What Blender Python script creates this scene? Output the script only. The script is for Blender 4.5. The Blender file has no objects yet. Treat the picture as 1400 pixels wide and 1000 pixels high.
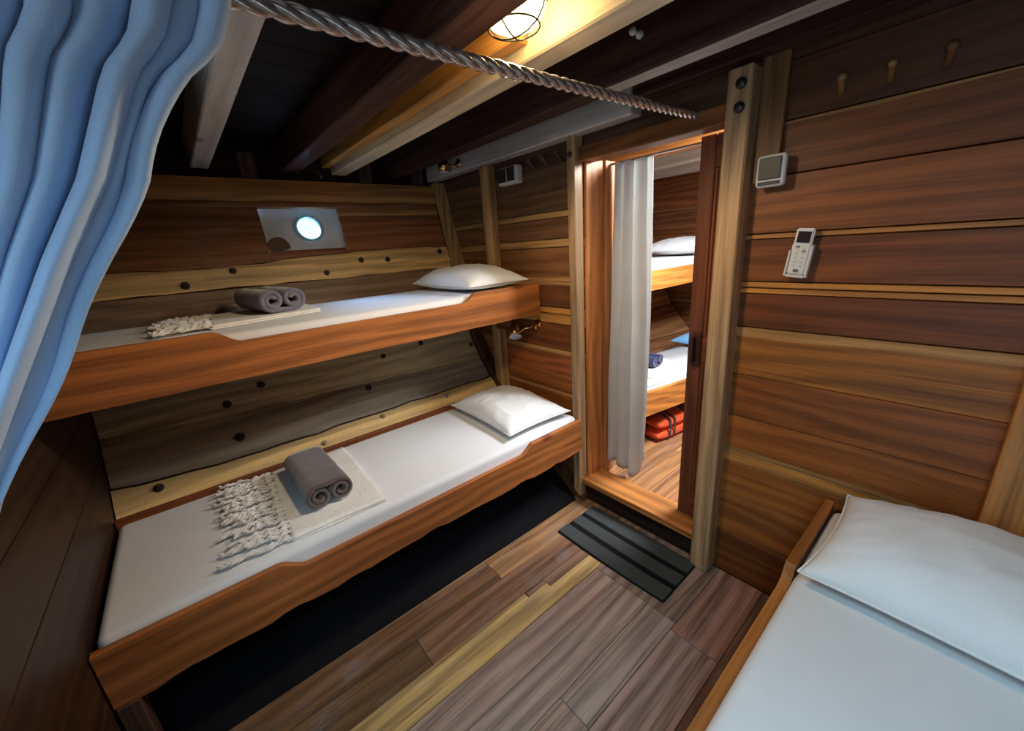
import bpy, bmesh, math, random
from mathutils import Vector, Matrix, noise
random.seed(7)
PI = math.pi
scn = bpy.context.scene
COL = scn.collection

# ------------------------------------------------------------------ camera
cam_d = bpy.data.cameras.new('camera')
cam = bpy.data.objects.new('camera', cam_d)
COL.objects.link(cam)
cam_d.sensor_width = 36.0
cam_d.lens = 539.0 / 1400.0 * 36.0
cam_d.clip_start = 0.02
RIGHT = Vector((0.645, 0.762, -0.066)); DOWN = Vector((0.181, -0.236, -0.955)); FWD = Vector((-0.743, 0.603, -0.290))
FWD.normalize(); RIGHT = (RIGHT - FWD * RIGHT.dot(FWD)).normalized(); UP = RIGHT.cross(FWD)
cam.matrix_world = Matrix(((RIGHT.x, UP.x, -FWD.x, 0), (RIGHT.y, UP.y, -FWD.y, 0), (RIGHT.z, UP.z, -FWD.z, 1.55), (0, 0, 0, 1)))
scn.camera = cam

# ------------------------------------------------------------------ world, light, exposure
w = bpy.data.worlds.new('sky'); scn.world = w; w.use_nodes = True
bg = w.node_tree.nodes['Background']
bg.inputs['Color'].default_value = (0.80, 0.93, 1.0, 1); bg.inputs['Strength'].default_value = 1.4

def area(name, loc, target, size, size_y, power, color, spread=180):
    d = bpy.data.lights.new(name, 'AREA'); d.shape = 'RECTANGLE'; d.size = size; d.size_y = size_y
    d.energy = power; d.color = color; d.spread = math.radians(spread)
    o = bpy.data.objects.new(name, d); COL.objects.link(o); o.location = loc
    o.rotation_euler = (Vector(target) - Vector(loc)).to_track_quat('-Z', 'Y').to_euler()
    return o
# daylight falling through the companionway hatch behind the viewer
area('hatch_daylight', (0.34, -0.16, 2.195), (0.0, 0.25, 0.0), 0.50, 0.50, 10, (0.40, 0.73, 1.0), 108)
# added cool fill behind the viewer, brightens the hull under the upper bunk
area('rear_fill_light', (0.30, -1.62, 1.30), (-1.5, 0.9, 0.75), 0.6, 1.1, 8, (0.62, 0.83, 1.0), 150)
# daylight coming in at the porthole
area('porthole_daylight', (-3.10, 0.65, 1.94), (-2.15, 0.85, 1.315), 0.22, 0.22, 48, (0.27, 0.52, 1.0), 150)
# daylight through the hatch over the next cabin
area('next_cabin_daylight', (-0.62, 2.42, 2.13), (-1.25, 2.25, 0.3), 0.55, 0.60, 88, (0.86, 0.92, 1.0))
scn.view_settings.view_transform = 'Standard'
scn.view_settings.look = 'None'
scn.view_settings.exposure = 0.06
scn.view_settings.gamma = 1.0
scn.view_settings.use_curve_mapping = False

# ------------------------------------------------------------------ materials
class NT:
    def __init__(s, name):
        s.m = bpy.data.materials.new(name); s.m.use_nodes = True
        s.t = s.m.node_tree; s.b = s.t.nodes['Principled BSDF']; s.out = s.t.nodes['Material Output']
    def n(s, typ, **kw):
        nd = s.t.nodes.new(typ)
        for k, v in kw.items():
            if k.startswith('i_'):
                key = k[2:]
                key = int(key) if key.isdigit() else key.replace('_', ' ')
                nd.inputs[key].default_value = v
            else: setattr(nd, k, v)
        return nd
    def l(s, a, b): s.t.links.new(a, b)
    def math(s, op, a, b=None, c=None, clamp=False):
        nd = s.n('ShaderNodeMath', operation=op, use_clamp=clamp)
        for i, v in enumerate((a, b, c)):
            if v is None: continue
            if isinstance(v, (int, float)): nd.inputs[i].default_value = v
            else: s.l(v, nd.inputs[i])
        return nd.outputs[0]
    def mix(s, fac, a, b, blend='MIX'):
        nd = s.n('ShaderNodeMix', data_type='RGBA', blend_type=blend)
        for sock, v in ((nd.inputs[0], fac), (nd.inputs[6], a), (nd.inputs[7], b)):
            if isinstance(v, (int, float)): sock.default_value = v
            elif isinstance(v, tuple): sock.default_value = v
            else: s.l(v, sock)
        return nd.outputs[2]
    def maprange(s, v, a, b, c, d, smooth=True):
        nd = s.n('ShaderNodeMapRange'); nd.interpolation_type = 'SMOOTHSTEP' if smooth else 'LINEAR'
        s.l(v, nd.inputs[0])
        for i, x in enumerate((a, b, c, d)):
            if isinstance(x, (int, float)): nd.inputs[i + 1].default_value = x
            else: s.l(x, nd.inputs[i + 1])
        return nd.outputs[0]

def wood_material(name, rough, contrast, wear, spec=0.5, scale=1.0, bump=0.25, line=0.55, nails=0.0, tint=(1, 1, 1)):
    T = NT(name)
    uv = T.n('ShaderNodeUVMap', uv_map='UVMap').outputs[0]
    info = T.n('ShaderNodeObjectInfo')
    rnd = info.outputs['Random']
    comb = T.n('ShaderNodeCombineXYZ'); T.l(T.math('MULTIPLY', rnd, 37.0), comb.inputs[0]); T.l(T.math('MULTIPLY', rnd, 91.0), comb.inputs[1])
    add = T.n('ShaderNodeVectorMath', operation='ADD'); T.l(uv, add.inputs[0]); T.l(comb.outputs[0], add.inputs[1])
    P = add.outputs[0]
    def mapped(sx, sy):
        m = T.n('ShaderNodeMapping'); m.inputs['Scale'].default_value = (sx * scale, sy * scale, 1); T.l(P, m.inputs[0]); return m.outputs[0]
    big = T.n('ShaderNodeTexNoise', i_Scale=1.0, i_Detail=4.0, i_Roughness=0.55, i_Distortion=0.8); T.l(mapped(0.8, 7.5), big.inputs[0])
    fine = T.n('ShaderNodeTexNoise', i_Scale=1.0, i_Detail=5.0, i_Roughness=0.6, i_Distortion=0.3); T.l(mapped(4, 130), fine.inputs[0])
    # cathedral figure: rings distorted along the board
    fig = T.n('ShaderNodeTexWave', wave_type='BANDS', bands_direction='Y', wave_profile='SIN')
    fig.inputs['Scale'].default_value = 1.0; fig.inputs['Distortion'].default_value = 9.0; fig.inputs['Detail'].default_value = 2.0
    fig.inputs['Detail Scale'].default_value = 0.9; T.l(mapped(1.0, 5.0), fig.inputs[0])
    g = T.math('ADD', T.math('MULTIPLY', big.outputs[0], 0.46), T.math('MULTIPLY', fine.outputs[0], 0.40))
    g = T.math('ADD', g, T.math('MULTIPLY', fig.outputs[0], 0.14))
    val = T.maprange(g, 0.30, 0.70, 1.0 - contrast, 1.0 + contrast * 0.55)
    base = T.mix(1.0, info.outputs['Color'], (*tint, 1), 'MULTIPLY')
    vec = T.n('ShaderNodeCombineXYZ')
    for i in range(3): T.l(val, vec.inputs[i])
    c = T.mix(1.0, base, vec.outputs[0], 'MULTIPLY')
    ln = T.n('ShaderNodeTexNoise', i_Scale=1.0, i_Detail=3.0, i_Roughness=0.6, i_Distortion=1.0); T.l(mapped(0.8, 42), ln.inputs[0])
    c = T.mix(T.maprange(ln.outputs[0], 0.55, 0.66, 0.0, line), c, T.mix(1.0, c, (0.45, 0.36, 0.30, 1), 'MULTIPLY'))
    # reddish dark mineral streaks
    st = T.n('ShaderNodeTexNoise', i_Scale=1.0, i_Detail=3.0, i_Roughness=0.5, i_Distortion=1.5); T.l(mapped(0.9, 22), st.inputs[0])
    c = T.mix(T.maprange(st.outputs[0], 0.60, 0.76, 0.0, 0.65), c, T.mix(1.0, c, (0.42, 0.28, 0.22, 1), 'MULTIPLY'))
    # pale sapwood along the board edges, as the object says
    ed = T.n('ShaderNodeUVMap', uv_map='Edge').outputs[0]
    sx = T.n('ShaderNodeSeparateXYZ'); T.l(ed, sx.inputs[0])
    wob = T.n('ShaderNodeTexNoise', i_Scale=1.0, i_Detail=3.0); T.l(mapped(1.6, 1.0), wob.inputs[0])
    wv = T.math('MULTIPLY', T.math('SUBTRACT', wob.outputs[0], 0.5), 0.22)
    v = T.math('ADD', sx.outputs[1], wv)
    def sap(attr, inv):
        a = T.n('ShaderNodeAttribute', attribute_type='OBJECT', attribute_name=attr).outputs['Fac']
        d = T.math('SUBTRACT', 1.0, v) if inv else v
        return T.math('MULTIPLY', T.maprange(T.math('SUBTRACT', a, d), -0.012, 0.02, 0.0, 1.0), T.math('GREATER_THAN', a, 0.001))
    s = T.math('MAXIMUM', sap('sap_top', True), sap('sap_bot', False))
    sapc = T.mix(1.0, (0.50, 0.27, 0.095, 1), vec.outputs[0], 'MULTIPLY')
    c = T.mix(T.math('MULTIPLY', s, 0.9), c, sapc)
    # knots
    vor = T.n('ShaderNodeTexVoronoi', feature='F1', i_Scale=1.0); T.l(mapped(2.0, 5.5), vor.inputs[0])
    wn = T.n('ShaderNodeTexWhiteNoise'); T.l(vor.outputs['Position'], wn.inputs[0])
    kn = T.math('MULTIPLY', T.maprange(vor.outputs['Distance'], 0.03, 0.11, 1.0, 0.0), T.math('GREATER_THAN', wn.outputs[0], 0.86))
    c = T.mix(T.math('MULTIPLY', kn, 0.75), c, T.mix(1.0, c, (0.22, 0.15, 0.11, 1), 'MULTIPLY'))
    # wear and grime
    wr = T.n('ShaderNodeTexNoise', i_Scale=1.0, i_Detail=8.0, i_Roughness=0.7); T.l(mapped(5, 9), wr.inputs[0])
    wm = T.maprange(wr.outputs[0], 0.48, 0.72, 0.0, wear)
    c = T.mix(wm, c, T.mix(0.5, c, (0.30, 0.26, 0.25, 1)))
    if nails > 0:
        nv = T.n('ShaderNodeTexVoronoi', feature='F1', i_Scale=5.5); T.l(P, nv.inputs[0])
        nw = T.n('ShaderNodeTexWhiteNoise'); T.l(nv.outputs['Position'], nw.inputs[0])
        nm = T.math('MULTIPLY', T.maprange(nv.outputs['Distance'], 0.026, 0.040, 1.0, 0.0), T.math('GREATER_THAN', nw.outputs[0], 1.0 - nails))
        c = T.mix(T.math('MULTIPLY', nm, 0.9), c, (0.012, 0.009, 0.008, 1))
    T.l(c, T.b.inputs['Base Color'])
    T.l(T.math('ADD', T.math('MULTIPLY', wr.outputs[0], 0.25), rough - 0.12), T.b.inputs['Roughness'])
    T.b.inputs['Specular IOR Level'].default_value = spec
    bp = T.n('ShaderNodeBump'); bp.inputs['Strength'].default_value = bump; bp.inputs['Distance'].default_value = 0.003
    T.l(T.math('ADD', T.math('MULTIPLY', fine.outputs[0], 0.5), T.math('MULTIPLY', wr.outputs[0], 0.5)), bp.inputs['Height'])
    T.l(bp.outputs[0], T.b.inputs['Normal'])
    return T.m

def cloth_material(name, color, weave=900, rough=0.85, mottle=0.12, bump=0.25, sheen=0.2, trans=0.0, crease=0.0):
    T = NT(name)
    tc = T.n('ShaderNodeTexCoord').outputs['Object']
    n1 = T.n('ShaderNodeTexNoise', i_Scale=9.0, i_Detail=4.0); T.l(tc, n1.inputs[0])
    n2 = T.n('ShaderNodeTexNoise', i_Scale=float(weave), i_Detail=2.0); T.l(tc, n2.inputs[0])
    f = T.math('ADD', T.math('MULTIPLY', n1.outputs[0], 0.5), T.math('MULTIPLY', n2.outputs[0], 0.5))
    k = T.maprange(f, 0.3, 0.7, 1 - mottle, 1 + mottle)
    vec = T.n('ShaderNodeCombineXYZ')
    for i in range(3): T.l(k, vec.inputs[i])
    c = T.mix(1.0, (*color, 1), vec.outputs[0], 'MULTIPLY')
    T.l(c, T.b.inputs['Base Color'])
    T.b.inputs['Roughness'].default_value = rough
    T.b.inputs['Specular IOR Level'].default_value = 0.2
    T.b.inputs['Sheen Weight'].default_value = sheen
    bp = T.n('ShaderNodeBump'); bp.inputs['Strength'].default_value = bump; bp.inputs['Distance'].default_value = 0.002
    h = n2.outputs[0]
    if crease > 0:
        n3 = T.n('ShaderNodeTexNoise', i_Scale=7.0, i_Detail=3.0, i_Distortion=1.5); T.l(tc, n3.inputs[0])
        r = T.math('ABSOLUTE', T.math('SUBTRACT', n3.outputs[0], 0.5))
        h = T.math('ADD', T.math('MULTIPLY', h, 0.15), T.math('MULTIPLY', T.maprange(r, 0.0, 0.08, 1.0, 0.0), crease))
        bp.inputs['Distance'].default_value = 0.004
    T.l(h, bp.inputs['Height']); T.l(bp.outputs[0], T.b.inputs['Normal'])
    if trans > 0:
        tr = T.n('ShaderNodeBsdfTranslucent'); T.l(c, tr.inputs[0]); T.l(bp.outputs[0], tr.inputs['Normal'])
        ms = T.n('ShaderNodeMixShader'); ms.inputs[0].default_value = trans
        T.l(T.b.outputs[0], ms.inputs[1]); T.l(tr.outputs[0], ms.inputs[2]); T.l(ms.outputs[0], T.out.inputs[0])
    return T.m

def plain(name, color, rough=0.5, metal=0.0, mottle=0.08, scale=30, spec=0.5, coat=0.0):
    T = NT(name)
    tc = T.n('ShaderNodeTexCoord').outputs['Object']
    n1 = T.n('ShaderNodeTexNoise', i_Scale=float(scale), i_Detail=5.0); T.l(tc, n1.inputs[0])
    k = T.maprange(n1.outputs[0], 0.3, 0.7, 1 - mottle, 1 + mottle)
    vec = T.n('ShaderNodeCombineXYZ')
    for i in range(3): T.l(k, vec.inputs[i])
    T.l(T.mix(1.0, (*color, 1), vec.outputs[0], 'MULTIPLY'), T.b.inputs['Base Color'])
    T.b.inputs['Roughness'].default_value = rough; T.b.inputs['Metallic'].default_value = metal
    T.b.inputs['Specular IOR Level'].default_value = spec; T.b.inputs['Coat Weight'].default_value = coat
    return T.m

def glow(name, color, strength):
    T = NT(name)
    T.b.inputs['Base Color'].default_value = (*color, 1)
    T.b.inputs['Emission Color'].default_value = (*color, 1); T.b.inputs['Emission Strength'].default_value = strength
    return T.m

M = {
    'varnish': wood_material('varnished_wood', 0.46, 0.50, 0.10, 0.4, line=0.34, tint=(1.17, 0.95, 0.60)),
    'worn': wood_material('worn_wood', 0.60, 0.55, 0.75, 0.3, bump=0.6, line=0.7, nails=0.30),
    'hull': wood_material('hull_wood', 0.55, 0.45, 0.55, 0.35, tint=(1.08, 0.98, 0.80), scale=0.9, bump=0.5, line=0.5, nails=0.30),
    'painted': wood_material('painted_timber', 0.45, 0.22, 0.25, 0.5, line=0.15),
    'dark': wood_material('dark_wood', 0.62, 0.5, 0.0, 0.12),
    'shade_black': plain('under_bunk_shade_black', (0.010, 0.009, 0.010), 0.95, 0, 0.1, 20, 0.03),  # matte near-black colour stands in for the shade under the lower bunk
    'sheet': cloth_material('white_sheet', (0.80, 0.79, 0.78), 700, 0.8, 0.03, 0.2, crease=0.05),
    'pillowcase': cloth_material('pillow_cotton', (0.88, 0.88, 0.86), 700, 0.7, 0.03, 0.25, crease=0.12),
    'blue_cloth': cloth_material('blue_pillow_cotton', (0.22, 0.50, 0.78), 700, 0.8, 0.03, 0.2),
    'throw': cloth_material('cream_throw', (0.88, 0.84, 0.76), 420, 0.95, 0.10, 0.9, crease=0.25),
    'fringe': cloth_material('cream_yarn', (0.86, 0.82, 0.75), 500, 0.95, 0.12, 0.6),
    'towel': cloth_material('grey_terry', (0.17, 0.16, 0.20), 260, 1.0, 0.25, 1.0, 0.6),
    'towel_brown': cloth_material('taupe_terry', (0.115, 0.072, 0.056), 260, 1.0, 0.25, 1.0, 0.6),
    'navy': cloth_material('navy_terry', (0.03, 0.035, 0.09), 260, 1.0, 0.25, 1.0, 0.4),
    'curtain_blue': cloth_material('blue_curtain_cloth', (0.50, 0.68, 0.92), 500, 0.8, 0.06, 0.3, 0.3, 0.12),
    'curtain_white': cloth_material('pale_curtain_cloth', (0.70, 0.70, 0.68), 500, 0.8, 0.04, 0.3, 0.2, 0.45, 0.3),
    'rubber': plain('charcoal_mat_pile', (0.055, 0.058, 0.055), 0.95, 0, 0.45, 300, 0.15),
    'rubber_black': plain('black_mat_groove', (0.006, 0.006, 0.006), 0.9, 0, 0.3, 300, 0.15),
    'iron': plain('blackened_bolt', (0.055, 0.050, 0.052), 0.38, 0.6, 0.5, 120),
    'steel': plain('bolt_steel', (0.45, 0.42, 0.38), 0.3, 1.0, 0.3, 120),
    'wire': plain('black_wire', (0.02, 0.018, 0.015), 0.4, 0.6),
    'brass': plain('brass', (0.70, 0.43, 0.14), 0.22, 1.0, 0.2, 60),
    'plastic': plain('white_plastic', (0.82, 0.82, 0.82), 0.35, 0, 0.02),
    'plastic_grey': plain('grey_plastic', (0.035, 0.033, 0.032), 0.4, 0, 0.05),
    'screen': plain('remote_screen', (0.03, 0.022, 0.028), 0.25, 0, 0.05),
    'print': plain('printed_ink', (0.16, 0.15, 0.15), 0.6, 0, 0.05),
    'white_paint': plain('white_paint', (0.88, 0.90, 0.89), 0.5, 0, 0.08, 8),
    'ring': plain('porthole_ring', (0.45, 0.60, 0.58), 0.35, 0.2, 0.1),
    'orange': cloth_material('lifejacket_fabric', (0.85, 0.10, 0.02), 500, 0.6, 0.06, 0.3),
    'strap': cloth_material('black_webbing', (0.02, 0.02, 0.02), 500, 0.7, 0.1, 0.3),
    'rope': plain('coated_rope', (0.50, 0.46, 0.44), 0.22, 0.7, 0.25, 90, 0.6, 0.6),
    'lens': plain('reading_lens', (0.75, 0.85, 0.95), 0.3, 0, 0.02),
    'lampglass': glow('lamp_glass', (1.0, 0.70, 0.32), 16.0),
}
# porthole pane: pale frosted glass with the day behind it
T = NT('porthole_glass')
T.t.nodes.remove(T.b)
g1 = T.n('ShaderNodeBsdfGlossy'); g1.inputs['Roughness'].default_value = 0.1
g2 = T.n('ShaderNodeBsdfTransparent'); g2.inputs[0].default_value = (0.93, 0.98, 0.97, 1)
ms = T.n('ShaderNodeMixShader'); ms.inputs[0].default_value = 0.06
T.l(g2.outputs[0], ms.inputs[1]); T.l(g1.outputs[0], ms.inputs[2]); T.l(ms.outputs[0], T.out.inputs[0])
M['pane'] = T.m

# ------------------------------------------------------------------ mesh helpers
def thing(name, label, cat, loc=(0, 0, 0), group=None, kind=None, rz=0):
    o = bpy.data.objects.new(name, None); o.empty_display_size = 0.1; COL.objects.link(o)
    o.location = loc; o.rotation_euler = (0, 0, rz)
    return tag(o, label, cat, group, kind)
def tag(o, label=None, cat=None, group=None, kind=None):
    for k, v in (('label', label), ('category', cat), ('group', group), ('kind', kind)):
        if v: o[k] = v
    return o
def origin_of(p):
    v = Vector((0, 0, 0))
    while p is not None: v += p.location; p = p.parent
    return v
def setuv(me, fn, efn):
    u = me.uv_layers.new(name='UVMap'); e = me.uv_layers.new(name='Edge')
    for lp in me.loops:
        co = me.vertices[lp.vertex_index].co
        u.data[lp.index].uv = fn(co); e.data[lp.index].uv = efn(co)
def link(name, me, mat, parent=None, loc=(0, 0, 0), color=None, smooth=False, wpos=True):
    """loc is a world position when the parents are unrotated"""
    o = bpy.data.objects.new(name, me); COL.objects.link(o)
    if mat: me.materials.append(M[mat] if isinstance(mat, str) else mat)
    if smooth:
        for p in me.polygons: p.use_smooth = True
    if parent is not None:
        o.parent = parent; o.location = Vector(loc) - (origin_of(parent) if wpos else Vector((0, 0, 0)))
    else: o.location = loc
    if color: o.color = (*color, 1)
    return o
def bm_mesh(name, bm):
    bmesh.ops.recalc_face_normals(bm, faces=bm.faces)
    me = bpy.data.meshes.new(name); bm.to_mesh(me); bm.free(); return me
def box(name, lo, hi, color=(0.3, 0.15, 0.06), parent=None, mat='varnish', grain='X', bevel=0.003, rot=None, seg=1):
    lo = Vector(lo); hi = Vector(hi); c = (lo + hi) / 2; s = hi - lo
    bm = bmesh.new(); bmesh.ops.create_cube(bm, size=1)
    for v in bm.verts: v.co = Vector((v.co.x * s.x, v.co.y * s.y, v.co.z * s.z))
    if bevel: bmesh.ops.bevel(bm, geom=bm.edges[:], offset=min(bevel, min(s) * 0.4), segments=seg, affect='EDGES', profile=0.5)
    me = bm_mesh(name, bm)
    gi = 'XYZ'.index(grain); ot = [i for i in range(3) if i != gi]
    if grain == 'X': k = 2
    else: k = ot[0] if s[ot[0]] > s[ot[1]] else ot[1]
    if grain == 'X' and s[1] > s[2]: k = 1
    setuv(me, lambda co: (co[gi] + c[gi], co[ot[0]] + co[ot[1]] + c[ot[0]] + c[ot[1]]), lambda co: (0, co[k] / s[k] + 0.5))
    o = link(name, me, mat, parent, c, color)
    if rot: o.rotation_euler = rot
    return o
def prism(name, pts, axis, a, b, color, parent=None, mat='varnish', grain='Y', bevel=0.0):
    """outline pts (2D in the two remaining axes) extruded along axis from a to b"""
    bm = bmesh.new(); gi = 'XYZ'.index(axis); ot = [i for i in range(3) if i != gi]
    def P(p, t):
        v = [0, 0, 0]; v[gi] = t; v[ot[0]] = p[0]; v[ot[1]] = p[1]; return v
    A = [bm.verts.new(P(p, a)) for p in pts]; B = [bm.verts.new(P(p, b)) for p in pts]
    n = len(pts)
    bm.faces.new(A); bm.faces.new(B[::-1])
    for i in range(n): bm.faces.new((A[i], B[i], B[(i + 1) % n], A[(i + 1) % n]))
    if bevel: bmesh.ops.bevel(bm, geom=[e for e in bm.edges if len(e.link_faces) == 2 and e.calc_face_angle(0) > 0.9], offset=bevel, segments=2, affect='EDGES')
    bmesh.ops.triangulate(bm, faces=[f for f in bm.faces if len(f.verts) > 4])
    me = bm_mesh(name, bm)
    g = 'XYZ'.index(grain); o2 = [i for i in range(3) if i != g]
    zs = [v.co[2] for v in me.vertices]; z0, z1 = min(zs), max(zs)
    c = Vector([sum(v.co[i] for v in me.vertices) / len(me.vertices) for i in range(3)])
    setuv(me, lambda co: (co[g], co[o2[0]] + co[o2[1]]), lambda co: (0, (co[2] - z0) / max(z1 - z0, 1e-6)))
    for v in me.vertices: v.co -= c
    return link(name, me, mat, parent, c, color)
def tube_bm(bm, pts, r, n=8, caps=True):
    pts = [Vector(p) for p in pts]; rings = []
    rr = r if isinstance(r, (list, tuple)) else [r] * len(pts)
    up = None
    for i, p in enumerate(pts):
        t = (pts[min(i + 1, len(pts) - 1)] - pts[max(i - 1, 0)]).normalized()
        if up is None: up = t.orthogonal().normalized()
        up = (up - t * up.dot(t)).normalized(); s = t.cross(up)
        rings.append([bm.verts.new(p + (up * math.cos(2 * PI * k / n) + s * math.sin(2 * PI * k / n)) * rr[i]) for k in range(n)])
    for a, b in zip(rings, rings[1:]):
        for k in range(n): bm.faces.new((a[k], a[(k + 1) % n], b[(k + 1) % n], b[k]))
    if caps: bm.faces.new(rings[0][::-1]); bm.faces.new(rings[-1])
def tubes(name, paths, r, mat, parent=None, n=8, color=None):
    bm = bmesh.new()
    for p in paths: tube_bm(bm, p, r, n)
    return link(name, bm_mesh(name, bm), mat, parent, (0, 0, 0), color, True)
def lathe_bm(bm, prof, n=24, M4=None, caps=True):
    rings = []
    for r, z in prof:
        rings.append([bm.verts.new((max(r, 1e-4) * math.cos(2 * PI * k / n), max(r, 1e-4) * math.sin(2 * PI * k / n), z)) for k in range(n)])
    vs = [v for q in rings for v in q]
    for a, b in zip(rings, rings[1:]):
        for k in range(n): bm.faces.new((a[k], a[(k + 1) % n], b[(k + 1) % n], b[k]))
    if caps: bm.faces.new(rings[0][::-1]); bm.faces.new(rings[-1])
    if M4:
        for v in vs: v.co = M4 @ v.co
def lathe(name, prof, mat, parent=None, loc=(0, 0, 0), n=24, rot=None, smooth=True, color=None, caps=True):
    bm = bmesh.new(); lathe_bm(bm, prof, n, caps=caps)
    o = link(name, bm_mesh(name, bm), mat, parent, loc, color, smooth)
    if rot: o.rotation_euler = rot
    return o
def jit(c, a=0.12):
    k = 1 + random.uniform(-a, a); return (c[0] * k, c[1] * k * random.uniform(0.95, 1.05), c[2] * k * random.uniform(0.92, 1.08))

# ------------------------------------------------------------------ colours of timbers
TEAK = (0.310, 0.125, 0.040); TEAK_D = (0.185, 0.070, 0.026); TEAK_R = (0.34, 0.125, 0.045); TEAK_L = (0.52, 0.29, 0.11)
TAN = (0.47, 0.345, 0.23); YEL = (0.72, 0.52, 0.25); GREYW = (0.64, 0.56, 0.39); GREYD = (0.44, 0.37, 0.29); MAUVE = (0.20, 0.115, 0.088); DARK = (0.045, 0.024, 0.018)

# ------------------------------------------------------------------ hull side (wall_left)
HZ = [-0.05, 0.1, 0.3, 0.56, 0.7, 0.85, 0.95, 1.2, 1.34, 1.6, 2.0, 2.35]
HX = [-1.36, -1.55, -1.85, -2.15, -2.28, -2.40, -2.46, -2.54, -2.58, -2.66, -2.77, -2.87]
def interp(z, A, B):
    if z <= A[0]: return B[0]
    for i in range(len(A) - 1):
        if z <= A[i + 1]: return B[i] + (B[i + 1] - B[i]) * (z - A[i]) / (A[i + 1] - A[i])
    return B[-1]
def hull_x(z): return (interp(z - 0.03, HZ, HX) + interp(z, HZ, HX) + interp(z + 0.03, HZ, HX)) / 3
def hull_n(z):
    d = (hull_x(z + 0.02) - hull_x(z - 0.02)) / 0.04
    return Vector((1, 0, -d)).normalized()
def hull_plank(name, ys, top, bot, color, parent, t=0.028, off=0.0, mat='hull', shift=None, rows=4):
    """board along Y lying on the hull curve; top/bot are functions of y"""
    bm = bmesh.new(); F = []; B = []; data = {}
    sh = shift or (lambda y: 0.0)
    y0, y1 = ys; n = max(2, int(abs(y1 - y0) / 0.09))
    for i in range(n + 1):
        y = y0 + (y1 - y0) * i / n; zt, zb = top(y), bot(y); f = []; b = []
        for j in range(rows + 1):
            k = j / rows; z = zb + (zt - zb) * k; nn = hull_n(z)
            ein = 0.004 if j in (0, rows) else 0.0
            p = Vector((hull_x(z) + off + sh(y), y, z)) + nn * (-ein)
            vf = bm.verts.new(p); vb = bm.verts.new(p - nn * t)
            f.append(vf); b.append(vb)
        F.append(f); B.append(b)
    for i in range(n):
        for j in range(rows):
            bm.faces.new((F[i][j], F[i + 1][j], F[i + 1][j + 1], F[i][j + 1]))
            bm.faces.new((B[i][j], B[i][j + 1], B[i + 1][j + 1], B[i + 1][j]))
        bm.faces.new((F[i][0], B[i][0], B[i + 1][0], F[i + 1][0])); bm.faces.new((F[i][rows], F[i + 1][rows], B[i + 1][rows], B[i][rows]))
    for i in (0, n):
        for j in range(rows): bm.faces.new((F[i][j], F[i][j + 1], B[i][j + 1], B[i][j]))
    me = bm_mesh(name, bm)
    cy = (y0 + y1) / 2; zt, zb = top(cy), bot(cy)
    setuv(me, lambda c: (c.y, c.z * 1.15), lambda c: (0, (c.z - bot(c.y)) / max(top(c.y) - bot(c.y), 1e-4)))
    c = Vector((hull_x((zt + zb) / 2), cy, (zt + zb) / 2))
    for v in me.vertices: v.co -= c
    o = link(name, me, mat, parent, c, color)
    return o
def poly(*pts):
    A = [p[0] for p in pts]; B = [p[1] for p in pts]
    return lambda y, A=A, B=B: interp(y, A, B) + 0.0025 * math.sin(y * 17 + A[0] * 5) + 0.002 * math.sin(y * 41)
K = lambda z: (lambda y, z=z: z)

# backing skin behind the boards, leaving the porthole recess open
def skin(parent_name, yr, hole=None, shift=None, zmax=2.3):
    bm = bmesh.new(); sh = shift or (lambda y: 0.0)
    zs = sorted(set([-0.04, 0.1, 0.2, 0.3, 0.45, 0.56, 0.7, 0.85, 0.95, 1.2, 1.34, 1.5, 1.59, 1.87, 2.0, 2.15, zmax]))
    ysl = sorted(set([yr[0], yr[1]] + ([hole[0], hole[1]] if hole else []) + [yr[0] + (yr[1] - yr[0]) * i / 6 for i in range(1, 6)]))
    G = {}
    for y in ysl:
        for z in zs:
            p = Vector((hull_x(z) + sh(y), y, z)) - hull_n(z) * 0.034
            G[(y, z)] = (bm.verts.new(p), bm.verts.new(p - hull_n(z) * 0.02))
    for a, b in zip(ysl, ysl[1:]):
        for c, d in zip(zs, zs[1:]):
            if hole and a >= hole[0] - 1e-6 and b <= hole[1] + 1e-6 and c >= 1.589 and d <= 1.871: continue
            bm.faces.new([G[q][0] for q in ((a, c), (b, c), (b, d), (a, d))])
            bm.faces.new([G[q][1] for q in ((a, d), (b, d), (b, c), (a, c))])
    me = bpy.data.meshes.new(parent_name); bm.to_mesh(me); bm.free()
    setuv(me, lambda c: (c.y, c.z), lambda c: (0, 0.5))
    return me
wall_left = link('wall_left', skin('wall_left', (-0.42, 1.72), (0.44, 0.895)), 'dark', None, (0, 0, 0), DARK)
tag(wall_left, 'curved hull side of broad bolted planks behind the two left bunks', None, None, 'structure')
Y0, Y1 = -0.415, 1.60
yel_top = poly((-0.42, 1.552), (0.2, 1.54), (0.336, 1.547), (0.683, 1.571), (1.166, 1.587), (1.6, 1.579))
yel_bot = poly((-0.42, 1.434), (0.2, 1.438), (0.73, 1.433), (1.6, 1.432))
A_bot = poly((-0.42, 0.860), (-0.2, 0.837), (0.065, 0.827), (0.54, 0.811), (1.26, 0.792), (1.6, 0.785))
B_bot = poly((-0.42, 0.674), (-0.17, 0.651), (0.216, 0.644), (0.6, 0.649), (1.04, 0.652), (1.6, 0.655))
def up(f, d=0.003): return lambda y: f(y) + d
planks = {}
def HP(key, ys, top, bot, col, **kw):
    sap = kw.pop('sap', None); lab = kw.pop('label', None)
    o = hull_plank('hull_plank', ys, top, bot, col, wall_left, **kw)
    if sap: o['sap_top'], o['sap_bot'] = sap
    if lab: o['label'] = lab
    planks[key] = o
    return o
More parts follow.
